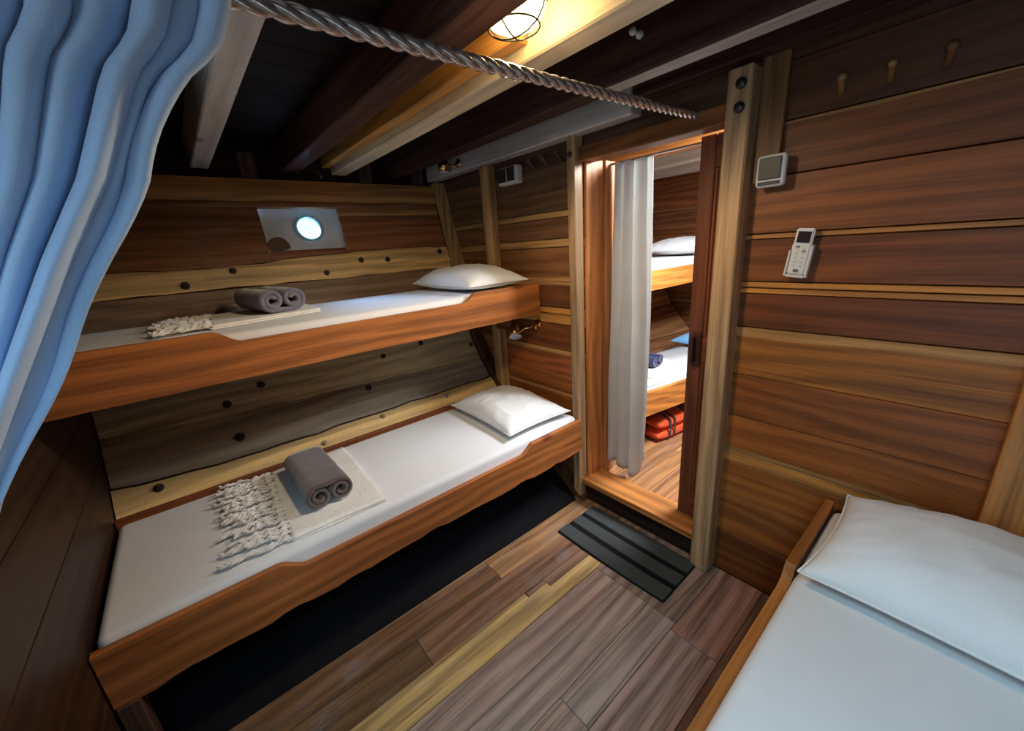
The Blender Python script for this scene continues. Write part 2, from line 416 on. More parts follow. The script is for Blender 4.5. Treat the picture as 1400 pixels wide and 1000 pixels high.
HP('shelf', (Y0, Y1), K(2.004), up(poly((-.42, 1.888), (1.6, 1.884))), (0.45, 0.23, 0.09), off=0.02, t=0.05, sap=(0.0, 0.28))
HP('p2', (Y0, Y1), K(1.884), K(1.8535), (0.31, 0.14, 0.062), off=0.006)
HP('p3L', (Y0, 0.452), K(1.8505), up(yel_top), (0.30, 0.135, 0.062))
HP('p3Ra', (0.887, Y1), K(1.8505), K(1.803), (0.48, 0.26, 0.11))
HP('p3Rb', (0.887, Y1), K(1.800), up(yel_top), (0.36, 0.15, 0.07))
HP('p3s', (0.455, 0.884), K(1.611), up(yel_top), (0.23, 0.10, 0.05), rows=2)
HP('yel', (Y0, Y1), yel_top, yel_bot, YEL, off=0.008, label='pale yellow hull plank with dark bolt heads')
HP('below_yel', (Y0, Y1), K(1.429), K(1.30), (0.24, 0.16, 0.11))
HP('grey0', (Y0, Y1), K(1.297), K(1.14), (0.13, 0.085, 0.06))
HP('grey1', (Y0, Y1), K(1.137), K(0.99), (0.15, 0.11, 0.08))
HP('A', (Y0, Y1), K(0.987), A_bot, GREYW, off=0.006, label='grey weathered hull plank with bolt heads')
HP('B', (Y0, Y1), up(A_bot, -0.004), B_bot, GREYD, label='dark grey weathered hull plank')
HP('C', (Y0, Y1), up(B_bot, -0.004), poly((-.42, 0.567), (0.2, 0.558), (1.1, 0.545), (1.6, 0.54)), YEL, off=0.012, label='pale yellow hull plank just above the lower mattress')
HP('D', (Y0, Y1), K(0.537), K(0.40), TEAK_D)
HP('E', (Y0, Y1), K(0.397), K(0.22), DARK, mat='shade_black')  # lowest boards coloured black in place of under-bunk shade
HP('F', (Y0, Y1), K(0.217), K(0.0), DARK, mat='shade_black')

# bolts through the hull boards
def bolt_mesh():
    bm = bmesh.new()
    lathe_bm(bm, [(0.017, -0.004), (0.017, 0.003), (0.0155, 0.0045), (0.0115, 0.0045)], 16)
    lathe_bm(bm, [(0.0115, 0.004), (0.0115, 0.012), (0.0095, 0.0145)], 6)
    lathe_bm(bm, [(0.0055, 0.012), (0.0055, 0.021), (0.004, 0.023)], 10)
    return bm_mesh('bolt', bm)
bm1 = bolt_mesh(); bm1.materials.append(M['iron'])
bm2 = bolt_mesh(); bm2.materials.append(M['steel'])
def bolt(key, y, z, big=1.0, me=None, off=None):
    p = planks[key]; o = bpy.data.objects.new('bolt', me or bm1); COL.objects.link(o)
    nn = hull_n(z); extra = off if off is not None else {'yel': 0.008, 'A': 0.006, 'C': 0.012}.get(key, 0)
    pos = Vector((hull_x(z) + extra, y, z)) + nn * 0.001
    o.parent = p; o.location = pos - p.location - wall_left.location
    o.rotation_euler = nn.to_track_quat('Z', 'Y').to_euler(); o.scale = (big, big, big)
for k, y, z, b, me in [('yel', 0.039, 1.466, 1.15, bm1), ('yel', 0.255, 1.520, 1.0, bm1), ('yel', 0.722, 1.468, 1, bm1), ('yel', 0.949, 1.526, 1, bm1), ('yel', 1.125, 1.518, 1, bm1), ('yel', 1.532, 1.546, 1.1, bm1),
                       ('A', 0.226, 0.923, 1.1, bm1), ('A', 0.059, 0.870, 1.15, bm1), ('A', 0.915, 0.924, 1.0, bm1), ('A', 1.195, 0.952, 1.0, bm1), ('A', 1.572, 0.868, 0.9, bm1),
                       ('B', 0.754, 0.775, 1.1, bm1), ('B', 0.069, 0.719, 1.35, bm1),
                       ('C', 0.418, 0.594, 0.95, bm2), ('C', 0.762, 0.625, 0.85, bm2), ('C', -0.266, 0.63, 1.1, bm1), ('C', 1.199, 0.624, 0.9, bm2)]:
    bolt(k, y, z, b, me)

# ---- porthole (window_1)
win = thing('window_1', 'small round porthole set in a white recess in the hull planks', None, (-2.70, 0.67, 1.73), None, 'structure')
def rec(y, z, d): return Vector((hull_x(z), y, z)) - Vector((1, 0, 0)) * d
DEP = 0.085
def slab(name, quad, th, nrm, mat, parent):
    bm = bmesh.new(); a = [bm.verts.new(p) for p in quad]; b = [bm.verts.new(Vector(p) + Vector(nrm) * th) for p in quad]
    bm.faces.new(a); bm.faces.new(b[::-1])
    for i in range(4): bm.faces.new((a[i], b[i], b[(i + 1) % 4], a[(i + 1) % 4]))
    me = bm_mesh(name, bm); setuv(me, lambda c: (c.y, c.z), lambda c: (0, .5))
    return link(name, me, mat, parent, (0, 0, 0))
yl, yr_, zb_, zt_ = 0.449, 0.889, 1.609, 1.855
# reveals
slab('reveal', [rec(yl, zt_, 0.030), rec(yr_, zt_, 0.030), rec(yr_, zt_, DEP + .02), rec(yl, zt_, DEP + .02)], 0.012, (0, 0, 1), 'white_paint', win)
slab('reveal', [rec(yl, zb_, 0.004), rec(yr_, zb_, 0.004), rec(yr_, zb_, DEP + .02), rec(yl, zb_, DEP + .02)], 0.012, (0, 0, -1), 'white_paint', win)
slab('reveal', [rec(yr_, zt_ - .006, 0.006), rec(yr_, zb_, 0.006), rec(yr_, zb_, DEP + .02), rec(yr_, zt_, DEP + .02)], 0.012, (0, 1, 0), 'white_paint', win)
slab('reveal', [rec(yl, zt_ - .006, 0.006), rec(yl, zb_, 0.006), rec(yl, zb_, DEP + .02), rec(yl, zt_, DEP + .02)], 0.012, (0, -1, 0), 'white_paint', win)
# back panel with round hole
PC = Vector((0, 0.715, 1.737)); PR = 0.074
def panel_hole():
    bm = bmesh.new(); n = 40; inn = []; out = []; inb = []; outb = []
    for k in range(n):
        a = 2 * PI * k / n; cy, cz = math.cos(a), math.sin(a)
        y, z = PC.y + PR * cy, PC.z + PR * cz
        ty = ((yr_ + .004 - PC.y) / cy) if cy > 1e-6 else ((yl - .004 - PC.y) / cy if cy < -1e-6 else 9)
        tz = ((zt_ + .004 - PC.z) / cz) if cz > 1e-6 else ((zb_ - .004 - PC.z) / cz if cz < -1e-6 else 9)
        t = min(ty, tz); oy, oz = PC.y + t * cy, PC.z + t * cz
        for L, (q, w_), d in ((inn, (y, z), DEP), (out, (oy, oz), DEP), (inb, (y, z), DEP + .05), (outb, (oy, oz), DEP + .05)): L.append(bm.verts.new(rec(q, w_, d)))
    for k in range(n):
        j = (k + 1) % n
        bm.faces.new((inn[k], inn[j], out[j], out[k])); bm.faces.new((inb[k], outb[k], outb[j], inb[j])); bm.faces.new((inn[k], inb[k], inb[j], inn[j])); bm.faces.new((out[k], out[j], outb[j], outb[k]))
    # square corners
    me = bm_mesh('panel', bm); return me
link('panel', panel_hole(), 'white_paint', win)
for (sy, sz) in ((yl, zb_), (yl, zt_), (yr_, zb_), (yr_, zt_)): pass
ringc = rec(PC.y, PC.z, DEP - 0.004); slope = hull_n(PC.z)
rq = slope.to_track_quat('Z', 'Y').to_euler()
r_ = lathe('ring', [(PR + .012, -0.02), (PR + .012, 0.006), (PR + .004, 0.010), (PR - .008, 0.006), (PR - .008, -0.02)], 'ring', win, ringc, 40, rq, caps=False)
lathe('glass', [(PR - .004, -0.02), (PR - .004, -0.026)], 'pane', win, ringc, 40, rq)
r_['label'] = 'pale green ring around the porthole glass'
# half round timber plug low in the recess
pl = [(0.462 + 0.052 + 0.058 * math.cos(a), 1.622 + 0.066 * math.sin(a)) for a in [PI * i / 12 for i in range(13)]]
pg = prism('wood_plug', pl, 'X', -2.735, -2.69, (0.11, 0.05, 0.025), win, 'varnish', 'Y')
pg['label'] = 'brown half round timber plug in the recess corner'

# rib frame of the hull standing against the bulkhead
def rib(z0, z1, inner, width, color, y0, y1, name='stud', off=0.004):
    pts = []; n = 8
    for i in range(n + 1):
        z = z0 + (z1 - z0) * i / n; pts.append((hull_x(z) + off, z))
    for i in range(n, -1, -1):
        z = z0 + (z1 - z0) * i / n; pts.append((hull_x(z) + off + width + 0.012 * (z1 - z) / (z1 - z0), z))
    return pts

# ------------------------------------------------------------------ bulkhead with the doorway (wall_back)
wb = bmesh.new()
def wbox(bm, lo, hi):
    r = bmesh.ops.create_cube(bm, size=1); lo = Vector(lo); hi = Vector(hi)
    for v in r['verts']: v.co = Vector(((v.co.x + .5) * (hi.x - lo.x) + lo.x, (v.co.y + .5) * (hi.y - lo.y) + lo.y, (v.co.z + .5) * (hi.z - lo.z) + lo.z))
WY = 1.68
wbox(wb, (-2.95, WY + .025, -0.04), (-1.405, WY + .055, 2.3)); wbox(wb, (-0.66, WY + .10, -0.04), (1.1, WY + .13, 2.3)); wbox(wb, (-1.405, WY + .025, 1.935), (-0.66, WY + .055, 2.3)); wbox(wb, (-1.405, WY + 0.02, -0.04), (-0.66, WY + .055, 0.10))
me = bm_mesh('wall_back', wb); setuv(me, lambda c: (c.x, c.z), lambda c: (0, .5))
wall_back = tag(link('wall_back', me, 'dark', None, (0, 0, 0), DARK), 'transverse plank bulkhead with the doorway to the next cabin', None, None, 'structure')
def WP(x0, x1, z0, z1, col, sap=None, proud=0.0, label=None):
    o = box('wall_plank', (x0, WY - proud, z0 + 0.001), (x1, WY + 0.024, z1 - 0.001), col, wall_back, 'varnish', 'X', 0.0018)
    if sap: o['sap_top'], o['sap_bot'] = sap
    if label: o['label'] = label
    return o
# left of the doorway, bottom to top: light strips are sapwood boards
XL0, XL1 = -2.92, -1.405
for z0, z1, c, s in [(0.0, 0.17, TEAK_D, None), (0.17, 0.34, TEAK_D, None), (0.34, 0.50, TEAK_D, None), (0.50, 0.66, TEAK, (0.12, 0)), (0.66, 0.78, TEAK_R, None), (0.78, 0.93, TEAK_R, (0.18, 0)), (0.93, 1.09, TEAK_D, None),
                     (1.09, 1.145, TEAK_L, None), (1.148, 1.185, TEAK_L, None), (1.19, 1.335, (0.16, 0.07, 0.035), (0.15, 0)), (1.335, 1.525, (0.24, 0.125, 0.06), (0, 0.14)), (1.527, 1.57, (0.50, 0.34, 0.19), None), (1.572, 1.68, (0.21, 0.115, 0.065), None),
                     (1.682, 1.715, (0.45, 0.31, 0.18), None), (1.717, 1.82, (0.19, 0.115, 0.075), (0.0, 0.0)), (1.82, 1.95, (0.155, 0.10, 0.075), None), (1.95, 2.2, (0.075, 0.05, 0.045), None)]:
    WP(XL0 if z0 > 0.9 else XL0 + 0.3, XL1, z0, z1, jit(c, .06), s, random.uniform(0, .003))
# right of the doorway
XR0, XR1 = -0.655, 1.08
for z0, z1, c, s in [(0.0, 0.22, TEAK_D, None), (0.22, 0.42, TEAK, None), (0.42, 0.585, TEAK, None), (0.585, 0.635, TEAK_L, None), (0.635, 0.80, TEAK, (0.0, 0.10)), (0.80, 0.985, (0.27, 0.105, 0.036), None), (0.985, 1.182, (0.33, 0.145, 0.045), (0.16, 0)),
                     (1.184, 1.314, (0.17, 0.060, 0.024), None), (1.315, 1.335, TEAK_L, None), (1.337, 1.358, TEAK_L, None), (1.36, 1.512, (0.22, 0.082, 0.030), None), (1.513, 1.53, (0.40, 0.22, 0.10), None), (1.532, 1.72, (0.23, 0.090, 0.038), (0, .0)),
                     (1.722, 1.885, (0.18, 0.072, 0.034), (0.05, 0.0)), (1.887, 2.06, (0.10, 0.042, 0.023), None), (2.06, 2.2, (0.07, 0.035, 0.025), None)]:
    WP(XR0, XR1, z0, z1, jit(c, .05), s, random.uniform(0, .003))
# plank over the door head
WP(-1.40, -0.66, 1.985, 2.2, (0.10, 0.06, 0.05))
# corner rib: tan above, dark below
st = prism('stud', rib(1.26, 2.02, 0, 0.062, None, 0, 0), 'Y', 1.605, 1.676, TAN, wall_back, 'varnish', 'Z', 0.006)
st['label'] = 'pale leaning corner stud that follows the hull'
st = prism('stud', rib(0.02, 1.255, 0, 0.050, None, 0, 0), 'Y', 1.605, 1.676, (0.10, 0.05, 0.03), wall_back, 'varnish', 'Z', 0.006)
st['label'] = 'dark leaning corner stud under the upper bunk'
# pale upright post that carries the bunk heads
p_ = box('post', (-2.185, 1.615, 0.0), (-2.105, 1.678, 2.03), TAN, wall_back, 'varnish', 'Z', 0.005); p_['label'] = 'pale upright post between the bunk heads and the wall'
# post at the right end of the wall, beyond the pillow
p_ = box('post', (0.105, 1.61, 0.0), (0.215, 1.678, 2.15), (0.42, 0.22, 0.095), wall_back, 'varnish', 'Z', 0.005); p_['label'] = 'light brown upright post beside the single bed pillow'

# ------------------------------------------------------------------ door: posts, frame, sliding leaf
t1 = tag(box('trim_1', (-1.452, 1.612, 0.0), (-1.402, 1.678, 2.04), (0.40, 0.31, 0.25), None, 'varnish', 'Z', 0.004), 'pale timber post at the left side of the doorway', None, None, 'structure')
t2 = tag(box('trim_2', (-0.702, 1.600, 0.0), (-0.622, 1.700, 2.07), (0.45, 0.345, 0.285), None, 'varnish', 'Z', 0.005), 'pale timber post at the right side of the doorway', None, None, 'structure')
def round_head(parent, p, r, axis='-Y'):
    lathe('bolt_head', [(r, -0.003), (r, 0.003), (r * .75, 0.008), (r * .25, 0.010)], 'iron', parent, p, 12, (PI / 2, 0, 0))
for z in (2.018, 1.947): round_head(t2, (-0.655, 1.597, z), 0.018)
round_head(t1, (-1.428, 1.609, 1.955), 0.013)
# short brown batten beside the right post
b_ = box('wall_batten', (-0.615, 1.655, 1.70), (-0.535, 1.678, 2.10), (0.17, 0.095, 0.055), wall_back, 'varnish', 'Z', 0.004)
fr = thing('trim_3', 'orange brown door frame with raised sill', None, (-1.05, 1.75, 0), None, 'structure')
box('jamb', (-1.402, 1.680, 0.10), (-1.385, 1.815, 1.935), (0.47, 0.21, 0.075), fr, 'varnish', 'Z', 0.003)
box('jamb', (-1.402, 1.818, 0.10), (-1.372, 1.905, 1.935), (0.36, 0.17, 0.075), fr, 'varnish', 'Z', 0.003)
box('head', (-1.402, 1.640, 1.920), (-0.702, 1.735, 1.985), (0.22, 0.10, 0.05), fr, 'varnish', 'X', 0.004)
box('sill', (-1.402, 1.630, 0.118), (-0.702, 1.800, 0.156), (0.50, 0.23, 0.085), fr, 'varnish', 'X', 0.004)
box('riser', (-1.402, 1.660, 0.0), (-0.702, 1.680, 0.118), (0.03, 0.018, 0.014), fr, 'dark', 'X', 0.002)
# sliding leaf: stile, rails, recessed panels, handle
door = thing('door_1', 'dark reddish sliding door standing partly open behind the right post', None, (-0.5, 1.76, 0.16), None, 'structure')
DC = (0.165, 0.058, 0.034)
dx0, dx1, dy0, dy1, dz0, dz1 = -0.848, -0.10, 1.742, 1.776, 0.160, 1.915
box('stile', (dx0, dy0, dz0), (dx0 + 0.062, dy1, dz1), DC, door, 'varnish', 'Z', 0.003)
box('stile', (dx1 - .088, dy0, dz0), (dx1, dy1, dz1), DC, door, 'varnish', 'Z', 0.003)
for za, zb in ((dz0, dz0 + .13), (0.98, 1.10), (dz1 - .12, dz1)): box('rail', (dx0 + .0625, dy0, za), (dx1 - .0885, dy1, zb), DC, door, 'varnish', 'X', 0.003)
for za, zb in ((dz0 + .131, 0.979), (1.101, dz1 - .121)):
    box('door_panel', (dx0 + .063, dy0 + .012, za), (dx1 - .089, dy1 - .008, zb), (0.20, 0.070, 0.038), door, 'varnish', 'Z', 0.002)
    for a, b in (((dx0 + .063, za), (dx0 + .075, zb)), ((dx0 + .075, za), (dx1 - .101, za + .012)), ((dx0 + .075, zb - .012), (dx1 - .101, zb))):
        box('moulding', (a[0], dy0 + .003, a[1]), (b[0], dy0 + .0118, b[1]), (0.23, 0.085, 0.045), door, 'varnish', 'Z', 0.003)
h_ = thing('handle', None, None, (-0.812, 1.735, 1.05)); h_.parent = door; h_.location = Vector((-0.808, 1.735, 1.045)) - door.location
box('handle_plate', (-0.828, 1.733, 0.965), (-0.786, 1.7415, 1.125), (0.06, 0.022, 0.016), h_, 'varnish', 'Z', 0.003)
box('handle_grip', (-0.824, 1.700, 0.985), (-0.806, 1.7325, 1.105), (0.06, 0.022, 0.016), h_, 'varnish', 'Z', 0.006, seg=2)

# ------------------------------------------------------------------ floor
fl = bmesh.new(); wbox(fl, (-2.0, -1.65, -0.06), (1.1, 1.72, -0.026)); me = bm_mesh('floor', fl); setuv(me, lambda c: (c.y, c.x), lambda c: (0, .5))
floor = tag(link('floor', me, 'shade_black', None, (0, 0, 0), (0.008, 0.007, 0.007)), 'worn plank cabin floor', None, None, 'structure')
def FP(x0, x1, y0, y1, c, mat='worn', label=None):
    o = box('floor_plank', (x0 + .0012, y0 + .001, -0.025), (x1 - .0012, y1 - .001, random.uniform(-0.0015, 0)), c, floor, mat, 'Y', 0.0016)
    if label: o['label'] = label
    return o
FP(-1.60, -1.42, 0.55, 1.677, (0.34, 0.175, 0.065)); FP(-1.60, -1.42, -1.6, 0.55, (0.22, 0.11, 0.045))
FP(-1.42, -1.28, 0.88, 1.677, (0.40, 0.20, 0.085)); FP(-1.42, -1.28, -1.6, 0.88, (0.20, 0.095, 0.042))
FP(-1.28, -1.135, 0.42, 1.677, (0.25, 0.12, 0.062)); FP(-1.28, -1.135, -1.6, 0.42, (0.16, 0.082, 0.036))
FP(-1.135, -1.08, 1.02, 1.30, (0.24, 0.13, 0.08)); 
yp = prism('floor_plank', [(-1.1338, -1.6), (-1.0012, -1.6), (-1.0012, 1.298), (-1.0788, 1.298), (-1.0788, 1.018), (-1.105, 1.018), (-1.105, 0.90), (-1.1338, 0.90)], 'Z', -0.025, -0.0003, (0.64, 0.405, 0.155), floor, 'worn', 'Y', 0.0015); yp['label'] = 'yellow floor plank with a stepped end'
FP(-1.133, -1.107, 0.905, 1.02, (0.24, 0.13, 0.08))
FP(-1.135, -1.0, 1.30, 1.677, (0.36, 0.20, 0.09))
FP(-1.00, -0.86, -1.6, 1.26, (0.43, 0.285, 0.225)); FP(-0.86, -0.72, 0.35, 1.26, (0.46, 0.325, 0.265)); FP(-0.86, -0.72, -1.6, 0.35, (0.33, 0.205, 0.155))
FP(-0.72, -0.59, 0.7, 1.26, (0.42, 0.31, 0.26)); FP(-0.72, -0.59, -1.6, 0.7, (0.40, 0.27, 0.215)); FP(-1.00, -0.59, 1.26, 1.677, (0.34, 0.225, 0.17))
FP(-0.59, -0.40, -1.6, 1.22, (0.42, 0.27, 0.22)); FP(-0.59, -0.40, 1.22, 1.677, (0.40, 0.21, 0.155)); FP(-0.40, -0.2, -1.6, 1.677, (0.22, 0.12, 0.09))
for i in range(6): FP(-0.2 + i * .2, 0.0 + i * .2, -1.6, 1.677, jit(MAUVE))
# low kick board before the shade painted near-black under the bunk
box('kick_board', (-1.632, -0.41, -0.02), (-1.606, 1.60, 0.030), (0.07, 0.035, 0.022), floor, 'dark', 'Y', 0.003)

# ------------------------------------------------------------------ ceiling: deck boards and beams
HX0, HX1, HY0, HY1 = 0.07, 0.61, -0.43, 0.11      # open hatch over the single bed
cl = bmesh.new()
wbox(cl, (-2.95, -1.65, 2.235), (HX0, 1.72, 2.29)); wbox(cl, (HX1, -1.65, 2.235), (1.1, 1.72, 2.29)); wbox(cl, (HX0, -1.65, 2.235), (HX1, HY0, 2.29)); wbox(cl, (HX0, HY1, 2.235), (HX1, 1.72, 2.29)); me = bm_mesh('ceiling', cl); setuv(me, lambda c: (c.y, c.x), lambda c: (0, .5))
ceil = tag(link('ceiling', me, 'dark', None, (0, 0, 0), DARK), 'dark deck underside with transverse beams', None, None, 'structure')
x = -2.93; i = 0
while x < 1.05:
    wd = 0.15
    for ya, yb in (((-1.6, HY0), (HY1, 1.70)) if x + wd > HX0 and x < HX1 else ((-1.6, 1.70),)):
        box('deck_board', (x + .001, ya, 2.205), (x + wd - .001, yb, 2.232), jit((0.014, 0.007, 0.006), .25), ceil, 'dark', 'Y', 0.002)
    x += wd
def beam(y0, y1, z0, c, x0=-2.80, x1=1.05, z1=2.204, mat='painted', label=None):
    o = box('beam', (x0, y0, z0), (x1, y1, z1), c, ceil, mat, 'X', 0.005)
    if label: o['label'] = label
    return o
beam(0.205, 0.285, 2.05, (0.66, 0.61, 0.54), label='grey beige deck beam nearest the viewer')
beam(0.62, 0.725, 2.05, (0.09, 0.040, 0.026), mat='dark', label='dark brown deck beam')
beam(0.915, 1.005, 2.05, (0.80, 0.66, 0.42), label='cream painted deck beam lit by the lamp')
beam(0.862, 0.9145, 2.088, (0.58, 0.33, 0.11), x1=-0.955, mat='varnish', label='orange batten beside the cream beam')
beam(1.285, 1.375, 2.05, (0.060, 0.032, 0.024), mat='dark', label='dark deck beam with a pale underside')
ws = box('pale_strip', (-1.02, 1.297, 2.0475), (1.04, 1.363, 2.0497), (0.50, 0.47, 0.43), ceil, 'painted', 'X', 0.0005); ws['label'] = 'pale strip under the dark beam'  # thin pale strip along part of the beam's underside
beam(1.590, 1.672, 2.035, (0.56, 0.52, 0.48), x1=-1.075, z1=2.135, label='short grey wall plate over the bunk heads')
beam(1.59, 1.674, 2.085, (0.07, 0.036, 0.026), x0=-1.07, mat='dark')
beam(-0.56, -0.46, 2.05, (0.14, 0.08, 0.05), mat='dark'); beam(-1.2, -1.1, 2.05, (0.14, 0.08, 0.05), mat='dark')
# eye plate under the deck and little bent pipe by the hull
e_ = lathe('eye_bolt', [(0.012, -.004), (0.012, .004), (0.006, .012), (0.006, .03), (0.011, .034), (0.011, .042)], 'plastic', ceil, (-0.84, 1.283, 2.150), 14, (PI / 2, 0, 0))
tubes('bent_pipe', [[(-2.74, 0.775, 2.10), (-2.72, 0.775, 2.07), (-2.69, 0.79, 2.055), (-2.68, 0.81, 2.035), (-2.68, 0.82, 2.01)]], 0.012, 'iron', ceil, 10)
for yb in (0.46, 1.12, 1.50): box('deck_block', (-2.80, yb - .04, 2.01), (-2.755, yb + .04, 2.14), (0.09, 0.06, 0.05), ceil, 'dark', 'Z', 0.006)

# ------------------------------------------------------------------ remaining walls around the viewer
def boards(wall, axis, pos, a0, a1, zs, col, th=0.022, flip=1):
    for z0, z1 in zip(zs, zs[1:]):
        c = jit(col, .2)
        if axis == 'Y': box('wall_plank', (a0, min(pos, pos + th * flip), z0 + .001), (a1, max(pos, pos + th * flip), z1 - .001), c, wall, 'varnish', 'X', 0.002)
        else: box('wall_plank', (min(pos, pos + th * flip), a0, z0 + .001), (max(pos, pos + th * flip), a1, z1 - .001), c, wall, 'varnish', 'Y', 0.002)
def wall_box(name, lo, hi, label):
    b = bmesh.new(); wbox(b, lo, hi); me = bm_mesh(name, b); setuv(me, lambda c: (c.x + c.y, c.z), lambda c: (0, .5))
    return tag(link(name, me, 'dark', None, (0, 0, 0), DARK), label, None, None, 'structure')
ZS = [0, .2, .41, .6, .79, .98, 1.18, 1.36, 1.55, 1.74, 1.93, 2.2]
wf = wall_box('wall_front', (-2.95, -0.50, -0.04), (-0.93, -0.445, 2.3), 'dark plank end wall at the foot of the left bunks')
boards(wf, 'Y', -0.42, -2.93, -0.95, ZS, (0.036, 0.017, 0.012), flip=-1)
wr_ = wall_box('wall_right', (1.105, -1.65, -0.04), (1.16, 1.8, 2.3), 'plank wall on the far side of the single bed')
boards(wr_, 'X', 1.08, -1.6, 1.66, ZS, TEAK_D)
b = bmesh.new()      # rear bulkhead with an opening added for the fill light
for lo, hi in (((-0.95, -1.66, -0.04), (0.0, -1.605, 2.3)), ((0.6, -1.66, -0.04), (1.16, -1.605, 2.3)), ((0.0, -1.66, -0.04), (0.6, -1.605, 0.72)), ((0.0, -1.66, 1.88), (0.6, -1.605, 2.3))): wbox(b, lo, hi)
me = bm_mesh('wall_rear', b); setuv(me, lambda c: (c.x + c.y, c.z), lambda c: (0, .5))
wn_ = tag(link('wall_rear', me, 'dark', None, (0, 0, 0), DARK), 'plank wall behind the viewer with an opening added for the fill light', None, None, 'structure')
for x0, x1, zs in ((-0.93, 0.0, ZS), (0.6, 1.08, ZS), (0.0, 0.6, [0, .2, .41, .6, .72]), (0.0, 0.6, [1.88, 2.03, 2.2])): boards(wn_, 'Y', -1.58, x0, x1, zs, TEAK_D, flip=-1)
ws_ = wall_box('wall_side', (-0.98, -1.65, -0.04), (-0.955, -0.45, 2.3), 'plank side of the passage behind the viewer')

# ------------------------------------------------------------------ bunks on the left
def rail_outline(y0, y1, ya, yb, top, dip, bot, wav=0.006, r=0.05, seed=0):
    pts = [(y0, bot), (y0, top), (ya - 0.004, top)]
    # curve down into the dip
    for i in range(7):
        a = i / 6; pts.append((ya + 0.09 * a, top - (top - dip) * (0.5 - 0.5 * math.cos(PI * min(1, a * 1.0)))))
    pts.append(((ya + yb) / 2, dip))
    for i in range(7):
        a = i / 6; pts.append((yb - 0.085 + 0.085 * a, dip + (top - dip) * (1 - math.cos(a * PI / 2))))
    pts += [(yb + 0.004, top), (y1, top), (y1, bot)]
    n = 46
    for i in range(1, n):
        y = y1 + (y0 - y1) * i / n
        pts.append((y, bot + wav * noise.noise((y * 5.0 + seed, 0.3, 0)) + (wav * 0.6 if noise.noise((y * 9 + seed, 7, 1)) > 0.15 else 0)))
    return pts
def bunk(name, label, x, xback, y0, y1, ya, yb, top, dip, bot, wav, color, seed):
    t = thing(name, label, 'bunk', (x, (y0 + y1) / 2, bot), 'bunks against the hull planks')
    prism('rail', rail_outline(y0, y1, ya, yb, top, dip, bot, wav, seed=seed), 'X', x - 0.026, x, color, t, 'varnish', 'Y', 0.003)
    box('bed_board', (xback, y0 + .002, bot + .015), (x - 0.037, y1 - .002, bot + .035), TEAK_D, t, 'dark', 'Y', 0.002)
    return t
lower = bunk('bunk_bed', 'lower left bunk with teak rail cut low in the middle', -1.378, -2.02, -0.415, 1.608, 0.04, 1.222, 0.560, 0.516, 0.368, 0.014, (0.36, 0.145, 0.055), 3)
box('back_board', (-2.118, -0.414, 0.50), (-2.094, 1.60, 0.592), (0.22, 0.075, 0.034), lower, 'varnish', 'Y', 0.003)
box('leg', (-1.43, -0.412, 0.0), (-1.37, -0.36, 0.366), (0.09, 0.045, 0.03), lower, 'dark', 'Z', 0.003)
upper = bunk('bunk_bed', 'upper left bunk with teak rail below the porthole', -1.686, -2.46, -0.415, 1.611, 0.05, 1.158, 1.333, 1.288, 1.153, 0.002, (0.40, 0.165, 0.062), 11)
box('head_bracket', (-2.10, 1.585, 1.02), (-1.95, 1.612, 1.166), (0.16, 0.07, 0.035), upper, 'varnish', 'X', 0.01)

def mattress(lo, hi, label, mat='sheet', group='mattresses', r=0.035, skew=0):
    lo = Vector(lo); hi = Vector(hi); c = Vector(((lo.x + hi.x) / 2, (lo.y + hi.y) / 2, lo.z)); s = hi - lo
    bm = bmesh.new(); bmesh.ops.create_cube(bm, size=1)
    for v in bm.verts: v.co = Vector((v.co.x * s.x, v.co.y * s.y, (v.co.z + .5) * s.z))
    bmesh.ops.bevel(bm, geom=bm.edges[:], offset=r, segments=5, affect='EDGES', profile=0.5)
    bmesh.ops.bisect_edges  # keep the cushion as one soft slab
    me = bm_mesh('mattress', bm)
    o = link('mattress', me, mat, None, c, None, True)
    return tag(o, label, 'mattress')
mattress((-2.085, -0.405, 0.405), (-1.406, 1.60, 0.580), 'white sheeted mattress on the lower left bunk', r=0.028)
mattress((-2.42, -0.405, 1.190), (-1.724, 1.60, 1.315), 'white sheeted mattress on the upper left bunk', r=0.028)

